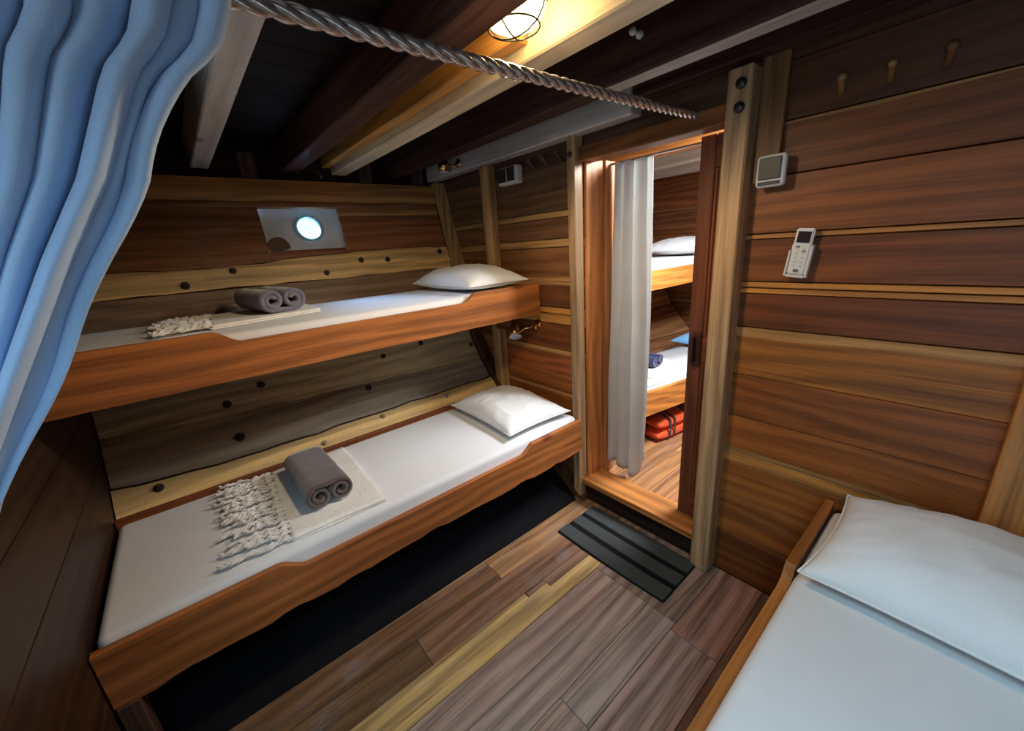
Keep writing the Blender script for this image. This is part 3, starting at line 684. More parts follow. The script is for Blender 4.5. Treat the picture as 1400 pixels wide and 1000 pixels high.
def pillow(label, loc, w, d, h, rot=(0, 0, 0), mat='pillowcase', seed=0, tilt=0.0, group=None):
    """w along local X, d along local Y, h thickness; flat seam around, stuffed crown"""
    t = None; nx, ny = 44, 34; bm = bmesh.new()
    def shape(u, v, side):
        au, av = abs(u), abs(v)
        pin = 1 - 0.06 * (1 - (1 - au ** 2.0)) * (1 - av ** 2) - 0.0
        x = u * w / 2 * (1 - 0.055 * (1 - av ** 2) * au ** 3); y = v * d / 2 * (1 - 0.07 * (1 - au ** 2) * av ** 3)
        e = max(0.0, (1 - au ** 2.6)) ** 0.55 * max(0.0, (1 - av ** 2.6)) ** 0.55
        k = 1.0 if side > 0 else 0.42
        z = side * h * k * e
        if side > 0:
            p = Vector((x * 6 + seed, y * 6, seed * 1.7))
            z += 0.012 * noise.noise(p) * e + 0.009 * (1 - abs(noise.noise(p * 1.9 + Vector((0.25 * noise.noise(p), 0, 0))))) ** 7 * e
            ed = max(au, av)
            z += 0.006 * math.sin((math.atan2(v, u) * 17) + seed) * max(0, ed - 0.55) * (e ** 0.5) * 1.2
        return Vector((x, y, z + h * 0.42))
    top = {}; bot = {}
    for i in range(nx + 1):
        for j in range(ny + 1):
            u = math.sin((i / nx * 2 - 1) * PI / 2 * 0.999) * 0.35 + (i / nx * 2 - 1) * 0.65; v = math.sin((j / ny * 2 - 1) * PI / 2 * 0.999) * 0.35 + (j / ny * 2 - 1) * 0.65
            top[i, j] = bm.verts.new(shape(u, v, 1))
            edge = i in (0, nx) or j in (0, ny)
            bot[i, j] = top[i, j] if edge else bm.verts.new(shape(u, v, -1))
    for i in range(nx):
        for j in range(ny):
            bm.faces.new((top[i, j], top[i + 1, j], top[i + 1, j + 1], top[i, j + 1]))
            try: bm.faces.new((bot[i, j], bot[i, j + 1], bot[i + 1, j + 1], bot[i + 1, j]))
            except ValueError: pass
    me = bm_mesh('pillow', bm)
    o = link('pillow', me, mat, None, loc, None, True); o.rotation_euler = rot
    tag(o, label, 'pillow', group)
    # piped seam
    b2 = bmesh.new(); path = []
    N = 120
    for k in range(N + 1):
        s = k / N * 4; e = int(s) % 4; f = s - int(s); q = f * 2 - 1
        u, v = [(q, -1), (1, q), (-q, 1), (-1, -q)][e]
        p = shape(u, v, 1); p += Vector((p.x, p.y, 0)).normalized() * 0.002; path.append(p)
    tube_bm(b2, path, 0.0032, 6)
    sm = link('seam', bm_mesh('seam', b2), mat, None, (0, 0, 0), None, True); sm.parent = o
    return o
pillow('white pillow at the head of the lower left bunk', (-1.735, 1.355, 0.583), 0.60, 0.44, 0.085, (0, 0, math.radians(-2)), seed=2.0)
pillow('white pillow at the head of the upper left bunk', (-2.07, 1.375, 1.318), 0.66, 0.42, 0.095, (0, 0, 0), seed=5.3)

# ------------------------------------------------------------------ throws with knotted fringe
def throw(label, corners, z, layers, fringe_pts, ntas, length, seed, mat='throw'):
    """corners: near-fringe side A0,A1 then far side B0,B1 (x,y)"""
    A0, A1, B1, B0 = [Vector((*c, 0)) for c in corners]
    c0 = (A0 + A1 + B0 + B1) / 4; c0.z = z
    t = thing('throw_blanket', label, 'blanket', c0, 'cream throws laid on the bunks')
    for L in range(layers):
        bm = bmesh.new(); n, m = 26, 22; G = {}; th = 0.006
        ins = 0.012 * L
        for i in range(n + 1):
            for j in range(m + 1):
                a, b = i / n, j / m
                p = (A0 * (1 - b) + A1 * b) * (1 - a) + (B0 * (1 - b) + B1 * b) * a
                p += (c0 - p) * (ins * 0.6) * Vector((1, 1, 0)).length * 0.5
                p.z = z + 0.0015 + L * (th + .0022) + th
                p.z += 0.0016 * (1 + noise.noise((p.x * 14 + seed, p.y * 14, L * 3.1))) * (1 if 0 < j < m else 0.3)
                p.y += 0.006 * noise.noise((p.x * 5 + seed, p.y * 3, L)); p.x += 0.005 * noise.noise((p.y * 6 + seed, 4, L))
                G[i, j] = (bm.verts.new(p - c0), bm.verts.new(Vector((p.x, p.y, z + 0.0012 + L * (th + .0022))) - c0))
        for i in range(n):
            for j in range(m):
                bm.faces.new([G[q][0] for q in ((i, j), (i + 1, j), (i + 1, j + 1), (i, j + 1))]); bm.faces.new([G[q][1] for q in ((i, j + 1), (i + 1, j + 1), (i + 1, j), (i, j))])
        for i in range(n):
            for j in (0, m): bm.faces.new((G[i, j][0], G[i, j][1], G[i + 1, j][1], G[i + 1, j][0]))
        for j in range(m):
            for i in (0, n): bm.faces.new((G[i, j][0], G[i, j + 1][0], G[i, j + 1][1], G[i, j][1]))
        link('cloth', bm_mesh('cloth', bm), mat, t, c0, None, True)
    # tassels: two-strand twists with knots, a few shared shapes
    rnd = random.Random(seed); shapes = []
    for k in range(6):
        bm = bmesh.new(); N = 30; ph = rnd.uniform(0, 6); wob = rnd.uniform(-.03, .03); LL = length * rnd.uniform(.85, 1.05)
        for s in (0, 1):
            pts = []; rr = []
            for i in range(N + 1):
                f = i / N; a = f * 24 + ph + s * PI
                kn = 0.0
                for kp in (0.12, 0.34, 0.58, 0.82): kn += math.exp(-((f - kp) / 0.035) ** 2)
                r = 0.0048 + 0.0012 * math.sin(f * 40)
                pts.append((-f * LL + 0.004 * math.sin(f * 9 + ph), r * math.cos(a) + wob * f * f + 0.006 * math.sin(f * 14 + ph), 0.0085 + r * math.sin(a) * 0.8 + 0.004 * kn + 0.004 * f * abs(math.sin(f * 11 + ph)))); rr.append(0.0038 + 0.0035 * kn * 0.8)
            tube_bm(bm, pts, rr, 6)
        me = bm_mesh('tassel', bm); me.materials.append(M['fringe'])
        for p in me.polygons: p.use_smooth = True
        shapes.append(me)
    F0, F1 = Vector((*fringe_pts[0], 0)), Vector((*fringe_pts[1], 0))
    d = (F1 - F0).normalized(); out = Vector((d.y, -d.x, 0))
    if out.dot((A0 + A1) / 2 - (B0 + B1) / 2) < 0: out = -out
    ang = math.atan2(-out.y, -out.x)
    for i in range(ntas):
        o = bpy.data.objects.new('tassel', rnd.choice(shapes)); COL.objects.link(o); o.parent = t
        p = F0 + (F1 - F0) * ((i + .5) / ntas); p.z = z + (0.0055 if i % 2 else 0.0025)
        p += out * rnd.uniform(-0.012, 0.004)
        o.location = p - c0; o.rotation_euler = (0, 0, ang + rnd.uniform(-.16, .16)); o.scale = (rnd.uniform(.85, 1.08), 1, 1)
    return t
throw('cream throw with knotted fringe spread under the taupe towel', ((-2.045, 0.135), (-1.445, 0.105), (-1.435, 0.455), (-2.045, 0.475)), 0.5805, 2, ((-2.04, 0.137), (-1.45, 0.107)), 34, 0.22, 4)
throw('cream throw with shaggy fringe spread under the grey rolled towel', ((-2.36, 0.085), (-1.89, 0.065), (-1.99, 0.490), (-2.36, 0.50)), 1.3155, 2, ((-2.36, 0.088), (-1.90, 0.068)), 26, 0.20, 9)

# ------------------------------------------------------------------ rolled towels
def scroll(w, h, turns_up=True, t=0.008, loosen=1.0):
    """centre line of a towel rolled from both ends; local (y,z), rolls touch in the middle"""
    r0 = h / 2; cy = w / 2 - r0; pts = []
    n = 46; turns = 1.7
    # left roll from inside out, ending on top, over the sheet, then right roll inwards
    L = []
    for i in range(n + 1):
        f = i / n; a = PI / 2 + (1 - f) * turns * 2 * PI; r = (0.26 + 0.74 * f ** 0.8) * (r0 - t / 2)
        L.append((-cy + r * math.cos(a) * (1.0), r * math.sin(a)))
    Rr = [(-y, z) for y, z in L][::-1]
    mid = [(-cy + 2 * cy * k / 6, (r0 - t / 2)) for k in range(1, 6)]
    return L + mid + Rr
def towel(label, loc, w, h, length, mat, rz=0, flip=False, seed=0, t=0.011, sagg=0.0):
    c = scroll(w, h, t=t); bm = bmesh.new(); nl = 22
    if flip: c = [(y, -z) for y, z in c]
    rows = []
    for k in range(nl + 1):
        x = -length / 2 + length * k / nl; top = []; bot = []
        for i, (y, z) in enumerate(c):
            a = Vector((c[min(i + 1, len(c) - 1)][0] - c[max(i - 1, 0)][0], c[min(i + 1, len(c) - 1)][1] - c[max(i - 1, 0)][1])).normalized()
            nn = Vector((-a.y, a.x)); wob = 0.0022 * noise.noise((x * 18 + seed, y * 25, z * 25))
            xx = x + (0.004 * noise.noise((y * 30, z * 30, seed)) if k in (0, nl) else 0)
            hh = h / 2
            p1 = Vector((y, z)) + nn * (t / 2 + wob); p2 = Vector((y, z)) - nn * (t / 2 + wob)
            top.append(bm.verts.new((xx, p1.x, p1.y + hh))); bot.append(bm.verts.new((xx, p2.x, p2.y + hh)))
        rows.append((top, bot))
    m = len(c)
    for (a, b), (a2, b2) in zip(rows, rows[1:]):
        for i in range(m - 1):
            bm.faces.new((a[i], a[i + 1], a2[i + 1], a2[i])); bm.faces.new((b[i], b2[i], b2[i + 1], b[i + 1]))
        for i in (0, m - 1): bm.faces.new((a[i], a2[i], b2[i], b[i]))
    for a, b in (rows[0], rows[-1]):
        for i in range(m - 1): bm.faces.new((a[i], b[i], b[i + 1], a[i + 1]))
    me = bm_mesh('towel', bm)
    o = link('towel', me, mat, None, loc, None, True); o.rotation_euler = (0, 0, rz)
    return tag(o, label, 'towel', 'rolled towels on the bunks')
towel('taupe towel rolled from both ends lying on the lower left bunk', (-1.735, 0.275, 0.604), 0.184, 0.100, 0.38, 'towel_brown', math.radians(1), False, 2, 0.012)
towel('grey towel in a double roll lying on the upper left bunk', (-2.20, 0.325, 1.3355), 0.198, 0.108, 0.36, 'towel', math.radians(9), True, 7, 0.018)

# ------------------------------------------------------------------ single bed on the right
rb = thing('single_bed', 'single bed at the lower right with teak rail raised at the head', 'bed', (0.2, 0.5, 0.36))
prism('rail', [(-0.9, 0.36), (-0.9, 0.522), (1.10, 0.522), (1.16, 0.524), (1.195, 0.535), (1.213, 0.562), (1.225, 0.575), (1.655, 0.575), (1.655, 0.36)], 'X', -0.248, -0.221, (0.34, 0.145, 0.05), rb, 'varnish', 'Y', 0.003)
box('bed_board', (-0.219, -0.9, 0.37), (0.80, 1.655, 0.39), TEAK_D, rb, 'dark', 'Y', 0.002)
box('panel', (-0.245, -0.88, 0.0), (-0.222, 1.655, 0.358), (0.20, 0.085, 0.04), rb, 'varnish', 'Y', 0.003)
mattress((-0.219, -0.88, 0.392), (0.78, 1.640, 0.560), 'white sheeted mattress on the single bed at right', r=0.03)
pillow('large white pillow at the head of the single bed at right', (0.175, 1.390, 0.566), 0.74, 0.47, 0.125, (math.radians(3), math.radians(0), math.radians(-2)), seed=9.1)

# ------------------------------------------------------------------ door mat
mt = thing('door_mat', 'charcoal doormat with two black stripes below the door sill', 'mat', (-0.98, 1.465, 0.0))
def matpart(name, y0, y1, z0, z1, mat, inset=0):
    bm = bmesh.new(); n = 40; x0, x1 = -1.308 + inset, -0.672 - inset; G = []
    for i in range(n + 1):
        x = x0 + (x1 - x0) * i / n
        row = []
        for yy, zz in ((y0, z0), (y0, z1 - .0015), (y0 + .003, z1), (y1 - .003, z1), (y1, z1 - .0015), (y1, z0)):
            lift = 0.010 * max(0, (yy - 1.53) / 0.09) * math.sin(PI * i / n) ** 2
            yv = yy - 0.006 * math.sin(PI * i / n)
            row.append(bm.verts.new((x, yv, zz + lift)))
        G.append(row)
    for a, b in zip(G, G[1:]):
        for k in range(6): bm.faces.new((a[k], a[(k + 1) % 6], b[(k + 1) % 6], b[k]))
    bm.faces.new(G[0][::-1]); bm.faces.new(G[-1])
    return link(name, bm_mesh(name, bm), mat, mt, (0, 0, 0))
matpart('backing', 1.308, 1.620, 0.0005, 0.006, 'rubber_black')
for a, b in ((1.312, 1.393), (1.425, 1.500), (1.530, 1.616)): matpart('stripe', a, b, 0.0062, 0.014, 'rubber', 0.004)
for a, b in ((1.395, 1.423), (1.502, 1.528)):
    s_ = matpart('stripe', a, b, 0.0062, 0.0105, 'rubber_black', 0.004); s_['label'] = 'black stripe'

# ------------------------------------------------------------------ curtain and rope
rope_a, rope_b = Vector((-0.742, -0.42, 1.900)), Vector((-0.826, 1.672, 1.972))
bm = bmesh.new(); N = 560; dr = (rope_b - rope_a); Ld = dr.length; dn = dr.normalized(); s1 = dn.orthogonal().normalized(); s2 = dn.cross(s1)
for s in range(3):
    pts = []
    for i in range(N + 1):
        f = i / N; a = f * Ld / 0.112 * 2 * PI + s * 2 * PI / 3
        sag = -0.010 * math.sin(PI * f)
        pts.append(rope_a + dr * f + (s1 * math.cos(a) + s2 * math.sin(a)) * 0.0072 + Vector((0, 0, sag)))
    tube_bm(bm, pts, 0.0080, 8)
me = bm_mesh('curtain_rope', bm)
rope = tag(link('curtain_rope', me, 'rope', None, (0, 0, 0), None, True), 'shiny twisted grey rope stretched under the deck beams to the bulkhead', 'rope')

def curtain_near():
    T_ = [0, 0.05, 0.11, 0.15, 0.27, 0.36, 0.63, 1.0, 1.5]; E = [0.136, 0.132, 0.104, 0.066, 0.004, -0.058, -0.222, -0.40, -0.58]
    bm = bmesh.new(); nt, ns = 70, 240; G = {}
    W = 0.52; XC = -0.700
    for i in range(nt + 1):
        t = i / nt * 1.45
        for j in range(ns + 1):
            s = j / ns
            sw = 1 - 0.95 * s
            y = 0.142 + (interp(t, T_, E) - 0.142) * sw - s * W * (1 - 0.15 * min(t, 1))
            ph = s * 15.5 * 2 * PI * (1 - 0.2 * s) + 1.3 * math.sin(s * 11 + t) + 0.5 * math.sin(t * 3 + s * 20)
            amp = 0.027 * (0.60 + 0.40 * min(1, t * 3)) * (0.80 + 0.9 * noise.noise((s * 9, t * 0.9, 2)))
            x = XC + amp * math.sin(ph) + 0.010 * math.sin(ph * 0.5 + 1 + t) + 0.010 * noise.noise((s * 12, t * 2.4, 5))
            y += 0.007 * math.cos(ph) + 0.008 * noise.noise((s * 10, t * 3, 9))
            if s < 0.06: y -= 0.012 * noise.noise((t * 7, 3, 3)); x -= 0.01 * (1 - s / .06)
            z = 1.925 - t
            if t < 0.06: x = XC + (x - XC) * (0.45 + 0.55 * t / 0.06)
            G[i, j] = bm.verts.new((x, y, z))
    for i in range(nt):
        for j in range(ns): bm.faces.new((G[i, j], G[i, j + 1], G[i + 1, j + 1], G[i + 1, j]))
    o = link('curtain', bm_mesh('curtain', bm), 'curtain_blue', None, (0, 0, 0), None, True)
    return o
cu = curtain_near(); sd = cu.modifiers.new('thickness', 'SOLIDIFY'); sd.thickness = 0.0025; sd.offset = 0
tag(cu, 'large blue gathered curtain hanging from the rope at the left', 'curtain')
for k in range(5):
    f = 0.02 + k * 0.055; c = rope_a + dr * f + Vector((0.012, 0, 0.0 - 0.010 * math.sin(PI * f)))
    tubes('curtain_loop', [[c + Vector((0.034 * math.cos(a * PI / 10), 0, 0.026 * math.sin(a * PI / 10))) for a in range(21)]], 0.002, 'plastic', cu, 6)

def curtain_door():
    bm = bmesh.new(); nt, ns = 50, 90; G = {}
    for i in range(nt + 1):
        t = i / nt
        for j in range(ns + 1):
            s = j / ns
            wid = 0.225 + 0.055 * t; x = -1.352 - 0.038 * t + s * wid + 0.010 * math.sin(t * 4) * s
            ph = (s ** 0.75) * 3.7 * 2 * PI + 0.7 * math.sin(t * 2.4 + s * 3)
            amp = 0.030 * (1 - 0.9 * max(0, s - 0.40) * 1.5) * (0.75 + 0.35 * noise.noise((s * 5, t * 1.5, 8)) + 0.2 * t)
            y = 1.865 + amp * math.sin(ph) + 0.008 * noise.noise((s * 6, t * 5, 3)); x += 0.010 * math.cos(ph)
            if s > 0.5: y += 0.006 * math.sin(t * 60) * max(0, math.sin(t * 9) - .55) * (s - .5)
            z = 1.915 - t * (1.735 - 0.03 * math.sin(s * 7)- 0.10 * max(0, s - .72) / .28 )
            G[i, j] = bm.verts.new((x, y, z))
    for i in range(nt):
        for j in range(ns): bm.faces.new((G[i, j], G[i, j + 1], G[i + 1, j + 1], G[i + 1, j]))
    o = link('curtain', bm_mesh('curtain', bm), 'curtain_white', None, (0, 0, 0), None, True); return o
cd = curtain_door(); sd = cd.modifiers.new('thickness', 'SOLIDIFY'); sd.thickness = 0.002; sd.offset = 0
tag(cd, 'off white curtain drawn to the left side of the doorway', 'curtain')
rod = tubes('curtain_rod', [[(-1.370, 1.868, 1.918), (-0.55, 1.868, 1.918)]], 0.006, 'steel', None, 10)
tag(rod, 'thin metal rod carrying the doorway curtain', 'rod')

# ------------------------------------------------------------------ ceiling lamp
LC = Vector((-0.862, 0.780, 2.186))
lp = thing('bulkhead_lamp', 'lit round caged lamp on the deck between dark and cream beams', 'lamp', LC)
lathe('lamp_base', [(0.084, 0.0185), (0.084, 0.0), (0.092, -0.004), (0.092, -0.026), (0.082, -0.034)], 'brass', lp, LC, 32)
gl = lathe('lamp_glass', [(0.076, -0.030), (0.081, -0.05), (0.081, -0.075), (0.074, -0.100), (0.058, -0.120), (0.034, -0.133), (0.012, -0.138), (0.001, -0.1385)], 'lampglass', lp, LC, 32, caps=False)
cage = []
def dome(a, rr):
    return [LC + Vector((r * math.cos(a), r * math.sin(a), z)) for r, z in rr]
DP = [(0.089, -0.028), (0.088, -0.055), (0.087, -0.080), (0.080, -0.106), (0.063, -0.128), (0.036, -0.142), (0.014, -0.147), (0.0, -0.1475)]
for k in range(2):
    a = k * PI / 2 + 0.35; cage.append(dome(a, DP) + dome(a + PI, DP[:-1])[::-1])
for r, z in ((0.0885, -0.066), (0.063, -0.128)):
    cage.append([LC + Vector((r * math.cos(2 * PI * i / 28), r * math.sin(2 * PI * i / 28), z)) for i in range(29)])
bmc = bmesh.new()
for p in cage: tube_bm(bmc, p, 0.0022, 6)
link('wire_cage', bm_mesh('wire_cage', bmc), 'wire', lp, (0, 0, 0), None, True)
ld = bpy.data.lights.new('lamp_bulb', 'SPOT'); ld.spot_size = math.radians(172); ld.spot_blend = 0.45; ld.energy = 28; ld.color = (1.0, 0.78, 0.52); ld.shadow_soft_size = 0.055
lo_ = bpy.data.objects.new('lamp_bulb', ld); COL.objects.link(lo_); lo_.parent = lp; lo_.location = (0, 0, -0.19)

# ------------------------------------------------------------------ reading lamps, switch, socket, remote, pegs
def reading_lamp(label, wallp, headp, mat_lens, tilt=0.0, k_=1.0):
    w_ = Vector(wallp); h = Vector(headp)
    t = thing('reading_lamp', label, 'lamp', w_, 'small swivel reading lamps at the bunk heads')
    lathe('wall_plate', [(0.026, 0), (0.026, 0.006), (0.016, 0.012), (0.010, 0.014)], 'brass', t, w_, 20, (PI / 2, 0, 0))
    k = w_ + Vector((0, -0.035, -0.012))
    tubes('arm', [[w_ + Vector((0, -0.012, 0)), k, k + (h - k) * .5 + Vector((0, 0, 0.02)), h + Vector((0.03, 0, 0.03))]], 0.006, 'brass', t, 8)
    lathe('knob', [(0.002, -.014), (0.009, -.010), (0.012, 0), (0.009, .010), (0.002, .014)], 'brass', t, k + Vector((0.012, 0, -.008)), 14)
    q = Vector((-0.77 * math.sin(tilt), 0.64 * math.sin(tilt), math.cos(tilt))).to_track_quat('Z', 'Y').to_euler()
    lathe('lamp_head', [(0.012 * k_, 0.075 * k_), (0.030 * k_, 0.068 * k_), (0.036 * k_, 0.055 * k_), (0.038 * k_, 0.0), (0.036 * k_, 0.0)], 'brass', t, h, 24, q)
    lathe('lens', [(0.0365 * k_, 0.0005), (0.0365 * k_, -0.003)], mat_lens, t, h, 24, q)
    return t
reading_lamp('brass reading lamp with pale lens under the upper left bunk rail', (-1.775, 1.678, 1.075), (-1.885, 1.575, 0.995), 'lens', math.radians(37), 1.1)
reading_lamp('small reading lamp on the wall plate above the upper bunk pillow', (-2.36, 1.588, 2.085), (-2.46, 1.535, 2.045), 'lens')

def rounded(name, lo, hi, mat, parent, bev=0.008): return box(name, lo, hi, None, parent, mat, 'X', bev, seg=3)
sw = thing('light_switch', 'white light switch with dark rocker beside the right door post', 'switch', (-0.55, 1.655, 1.735))
rounded('housing', (-0.592, 1.622, 1.684), (-0.503, 1.654, 1.786), 'plastic', sw, 0.012)
rounded('rocker', (-0.581, 1.6155, 1.708), (-0.514, 1.6215, 1.776), 'plastic_grey', sw, 0.004)
rounded('label_plate', (-0.581, 1.6175, 1.691), (-0.514, 1.6215, 1.702), 'plastic_grey', sw, 0.002)
so = thing('wall_socket', 'white double socket with two dark flaps left of the doorway', 'socket', (-1.93, 1.678, 1.945))
rounded('housing', (-2.02, 1.628, 1.895), (-1.845, 1.678, 1.992), 'plastic', so, 0.012)
for xx in (-2.005, -1.928): rounded('flap', (xx, 1.620, 1.910), (xx + .064, 1.6275, 1.984), 'plastic_grey', so, 0.004)

rm = thing('remote_control', 'white air conditioner remote leaning in its wall holder', 'remote', (-0.435, 1.668, 1.46)); rm.rotation_euler = (0, math.radians(6), 0)
def rbox(name, lo, hi, mat, bev=0.003, parent=None):
    c = Vector(((lo[0] + hi[0]) / 2, (lo[1] + hi[1]) / 2, (lo[2] + hi[2]) / 2)); s = Vector(hi) - Vector(lo)
    bm = bmesh.new(); bmesh.ops.create_cube(bm, size=1)
    for v in bm.verts: v.co = Vector((v.co.x * s.x, v.co.y * s.y, v.co.z * s.z))
    if bev: bmesh.ops.bevel(bm, geom=bm.edges[:], offset=bev, segments=2, affect='EDGES')
    o = link(name, bm_mesh(name, bm), mat, parent or rm, c, None, False, False); return o
rbox('body', (-0.026, -0.022, -0.070), (0.026, -0.004, 0.082), 'plastic', 0.004)
rbox('screen', (-0.019, -0.0232, 0.035), (0.019, -0.0219, 0.072), 'screen', 0.0004)
for r in range(5):
    for c in (-1, 1):
        rbox('button', (c * .010 - .006, -0.0236, 0.019 - r * .014), (c * .010 + .006, -0.0219, 0.0245 - r * .014), 'print' if (r, c) in ((0, -1), (1, 1)) else 'plastic', 0.0006)
        rbox('caption', (c * .010 - .005, -0.0222, 0.0135 - r * .014), (c * .010 + .004, -0.0219, 0.0148 - r * .014), 'print', 0)
rbox('button', (-.008, -0.0236, -0.062), (.008, -0.0219, -0.052), 'print', 0.0015)
hd = thing('remote_holder', 'white plastic wall holder under the remote control', 'holder', (-0.435, 1.668, 1.46)); hd.rotation_euler = (0, math.radians(6), 0)
rbox('back_plate', (-0.033, -0.0035, -0.080), (0.033, 0.006, 0.030), 'plastic', 0.002, hd)
rbox('side_lip', (-0.034, -0.024, -0.078), (-0.0275, -0.0036, 0.010), 'plastic', 0.002, hd)
rbox('side_lip', (0.0275, -0.024, -0.078), (0.034, -0.0036, 0.028), 'plastic', 0.002, hd)
rbox('bottom_lip', (-0.0272, -0.024, -0.080), (0.0272, -0.0036, -0.0715), 'plastic', 0.002, hd)

def peg(label, x, z, mat, col, group, dx=0.012):
    o = lathe('coat_peg', [(0.009, 0.0), (0.008, 0.03), (0.009, 0.055), (0.012, 0.062), (0.011, 0.070), (0.004, 0.074)], mat, None, (x, 1.676, z), 14, None, True, col)
    o.rotation_euler = Vector((dx / 0.07, -1, 0.55)).to_track_quat('Z', 'Y').to_euler()
    me = o.data; setuv(me, lambda c: (c.z, c.x + c.y), lambda c: (0, .5))
    return tag(o, label, 'peg', group)
G1 = 'wooden coat pegs high on the right wall'; G2 = 'dark coat pegs left of the doorway'
peg('wooden coat peg high on the right wall nearest the door post', -0.395, 1.925, 'varnish', (0.30, 0.19, 0.12), G1)
peg('middle of three wooden coat pegs high on the right wall', -0.285, 1.925, 'varnish', (0.30, 0.19, 0.12), G1)
peg('rightmost of three wooden coat pegs high on the right wall', -0.175, 1.925, 'varnish', (0.16, 0.09, 0.06), G1)
peg('dark coat peg just right of the double socket', -1.745, 1.955, 'varnish', (0.13, 0.10, 0.10), G2)
peg('dark coat peg in the middle between socket and left door post', -1.645, 1.955, 'varnish', (0.13, 0.10, 0.10), G2)
peg('dark coat peg nearest the left door post', -1.54, 1.955, 'varnish', (0.13, 0.10, 0.10), G2)

# ------------------------------------------------------------------ the next cabin seen through the doorway
FZ = 0.115
nf = wall_box('floor.001', (-2.0, 1.74, 0.04), (0.5, 4.10, FZ - 0.026), 'orange plank floor of the next cabin')
cols = [(0.42, 0.20, 0.075), (0.52, 0.27, 0.10), (0.46, 0.21, 0.08), (0.60, 0.34, 0.14), (0.42, 0.19, 0.075), (0.5, 0.25, 0.1)]
x = -1.92; i = 0
while x < 0.45:
    ysplit = 2.2 + (i * 0.53) % 1.5
    for a, b in ((1.802 if x > -1.45 and x < -.7 else 1.80, ysplit), (ysplit, 4.05)):
        box('floor_plank', (x + .001, a + .001, FZ - .025), (x + .119, b - .001, FZ), cols[(i * 2 + (a > 2)) % 6], nf, 'worn', 'Y', 0.0015)
    x += .12; i += 1
sh2 = lambda y: 0.12 * max(0, y - 1.7)
wl2 = link('wall_left.001', skin('wall_left', (1.74, 4.10), None, sh2), 'dark', None, (0, 0, 0), DARK); tag(wl2, 'hull planks of the next cabin', None, None, 'structure')
zz = [0.1, 0.3, 0.46, 0.60, 0.74, 0.86, 1.0, 1.16, 1.34, 1.5, 1.7, 1.9, 2.15]
for i, (a, b) in enumerate(zip(zz, zz[1:])): hull_plank('hull_plank', (1.76, 3.96), K(b - .002), K(a + .002), [(0.30, 0.14, 0.06), (0.48, 0.27, 0.12), (0.20, 0.09, 0.045), (0.40, 0.2, 0.09)][i % 4], wl2, shift=sh2, rows=2)
wk2 = wall_box('wall_back.001', (-2.9, 4.03, 0.04), (0.5, 4.10, 2.3), 'far plank bulkhead of the next cabin')
for i, (a, b) in enumerate(zip([.12, .3, .47, .6, .75, .9, 1.08, 1.22, 1.38, 1.55, 1.66, 1.8, 1.95], [.3, .47, .6, .75, .9, 1.08, 1.22, 1.38, 1.55, 1.66, 1.8, 1.95, 2.2])):
    o = box('wall_plank', (-2.85, 4.0, a + .001), (0.45, 4.028, b - .001), [(0.26, 0.115, 0.06), (0.22, 0.10, 0.06), (0.30, 0.13, 0.065)][i % 3], wk2, 'varnish', 'X', 0.002)
    if i % 3 == 1: o['sap_top'] = 0.14; o['sap_bot'] = 0.0
wr2 = wall_box('wall_right.001', (0.42, 1.80, 0.04), (0.5, 4.10, 2.3), 'right plank wall of the next cabin')
boards(wr2, 'X', 0.395, 1.83, 3.99, [.12, .4, .7, 1.0, 1.3, 1.6, 1.9, 2.2], TEAK)
wq2 = wall_box('wall_front.001', (-2.9, 1.742, -0.04), (-1.43, 1.79, 2.3), 'near plank bulkhead of the next cabin')
nc = wall_box('ceiling.001', (-2.9, 1.74, 2.235), (0.5, 4.10, 2.29), 'deck underside of the next cabin')
for x in [-2.85 + .2 * k for k in range(17)]: box('deck_board', (x + .001, 1.80, 2.205), (x + .199, 4.0, 2.232), jit((0.5, 0.42, 0.34), .1), nc, 'painted', 'Y', 0.002)
for y, c, m_ in ((2.62, (0.55, 0.24, 0.085), 'varnish'), (3.12, (0.62, 0.55, 0.45), 'painted'), (3.62, (0.7, 0.66, 0.6), 'painted')): box('beam', (-2.6, y, 2.06), (0.39, y + .09, 2.204), c, nc, m_, 'X', 0.005)

def far_bunk(label, x0, x1, ya, yb, top, bot, col):
    t = thing('bunk_bed', label, 'bunk', ((x0 + x1) / 2, (ya + yb) / 2, bot), 'bunks in the next cabin')
    n = 6; bm = bmesh.new(); F = []
    # rail follows the narrowing hull
    o = prism('rail', [(x0, ya), (x1, yb), (x1 - .036, yb), (x0 - .036, ya)], 'Z', bot, top, col, t, 'varnish', 'Y', 0.003)
    return t
far_bunk('upper bunk with orange teak rail in the next cabin', -1.50, -1.47, 1.92, 3.99, 1.323, 1.190, (0.62, 0.28, 0.09))
far_bunk('lower bunk with orange teak rail in the next cabin', -1.365, -1.02, 1.95, 3.985, 0.560, 0.395, (0.62, 0.29, 0.10))
def far_mattress(pts, z0, z1, label):
    bm = bmesh.new(); A = [bm.verts.new((x, y, z0)) for x, y in pts]; B = [bm.verts.new((x, y, z1)) for x, y in pts]; n = len(pts)
    bm.faces.new(A[::-1]); bm.faces.new(B)
    for i in range(n): bm.faces.new((A[i], A[(i + 1) % n], B[(i + 1) % n], B[i]))
    bmesh.ops.bevel(bm, geom=bm.edges[:], offset=0.025, segments=4, affect='EDGES')
    me = bm_mesh('mattress', bm); c = Vector((pts[0][0], pts[0][1], z0))
    for v in me.vertices: v.co -= c
    return tag(link('mattress', me, 'sheet', None, c, None, True), label, 'mattress')
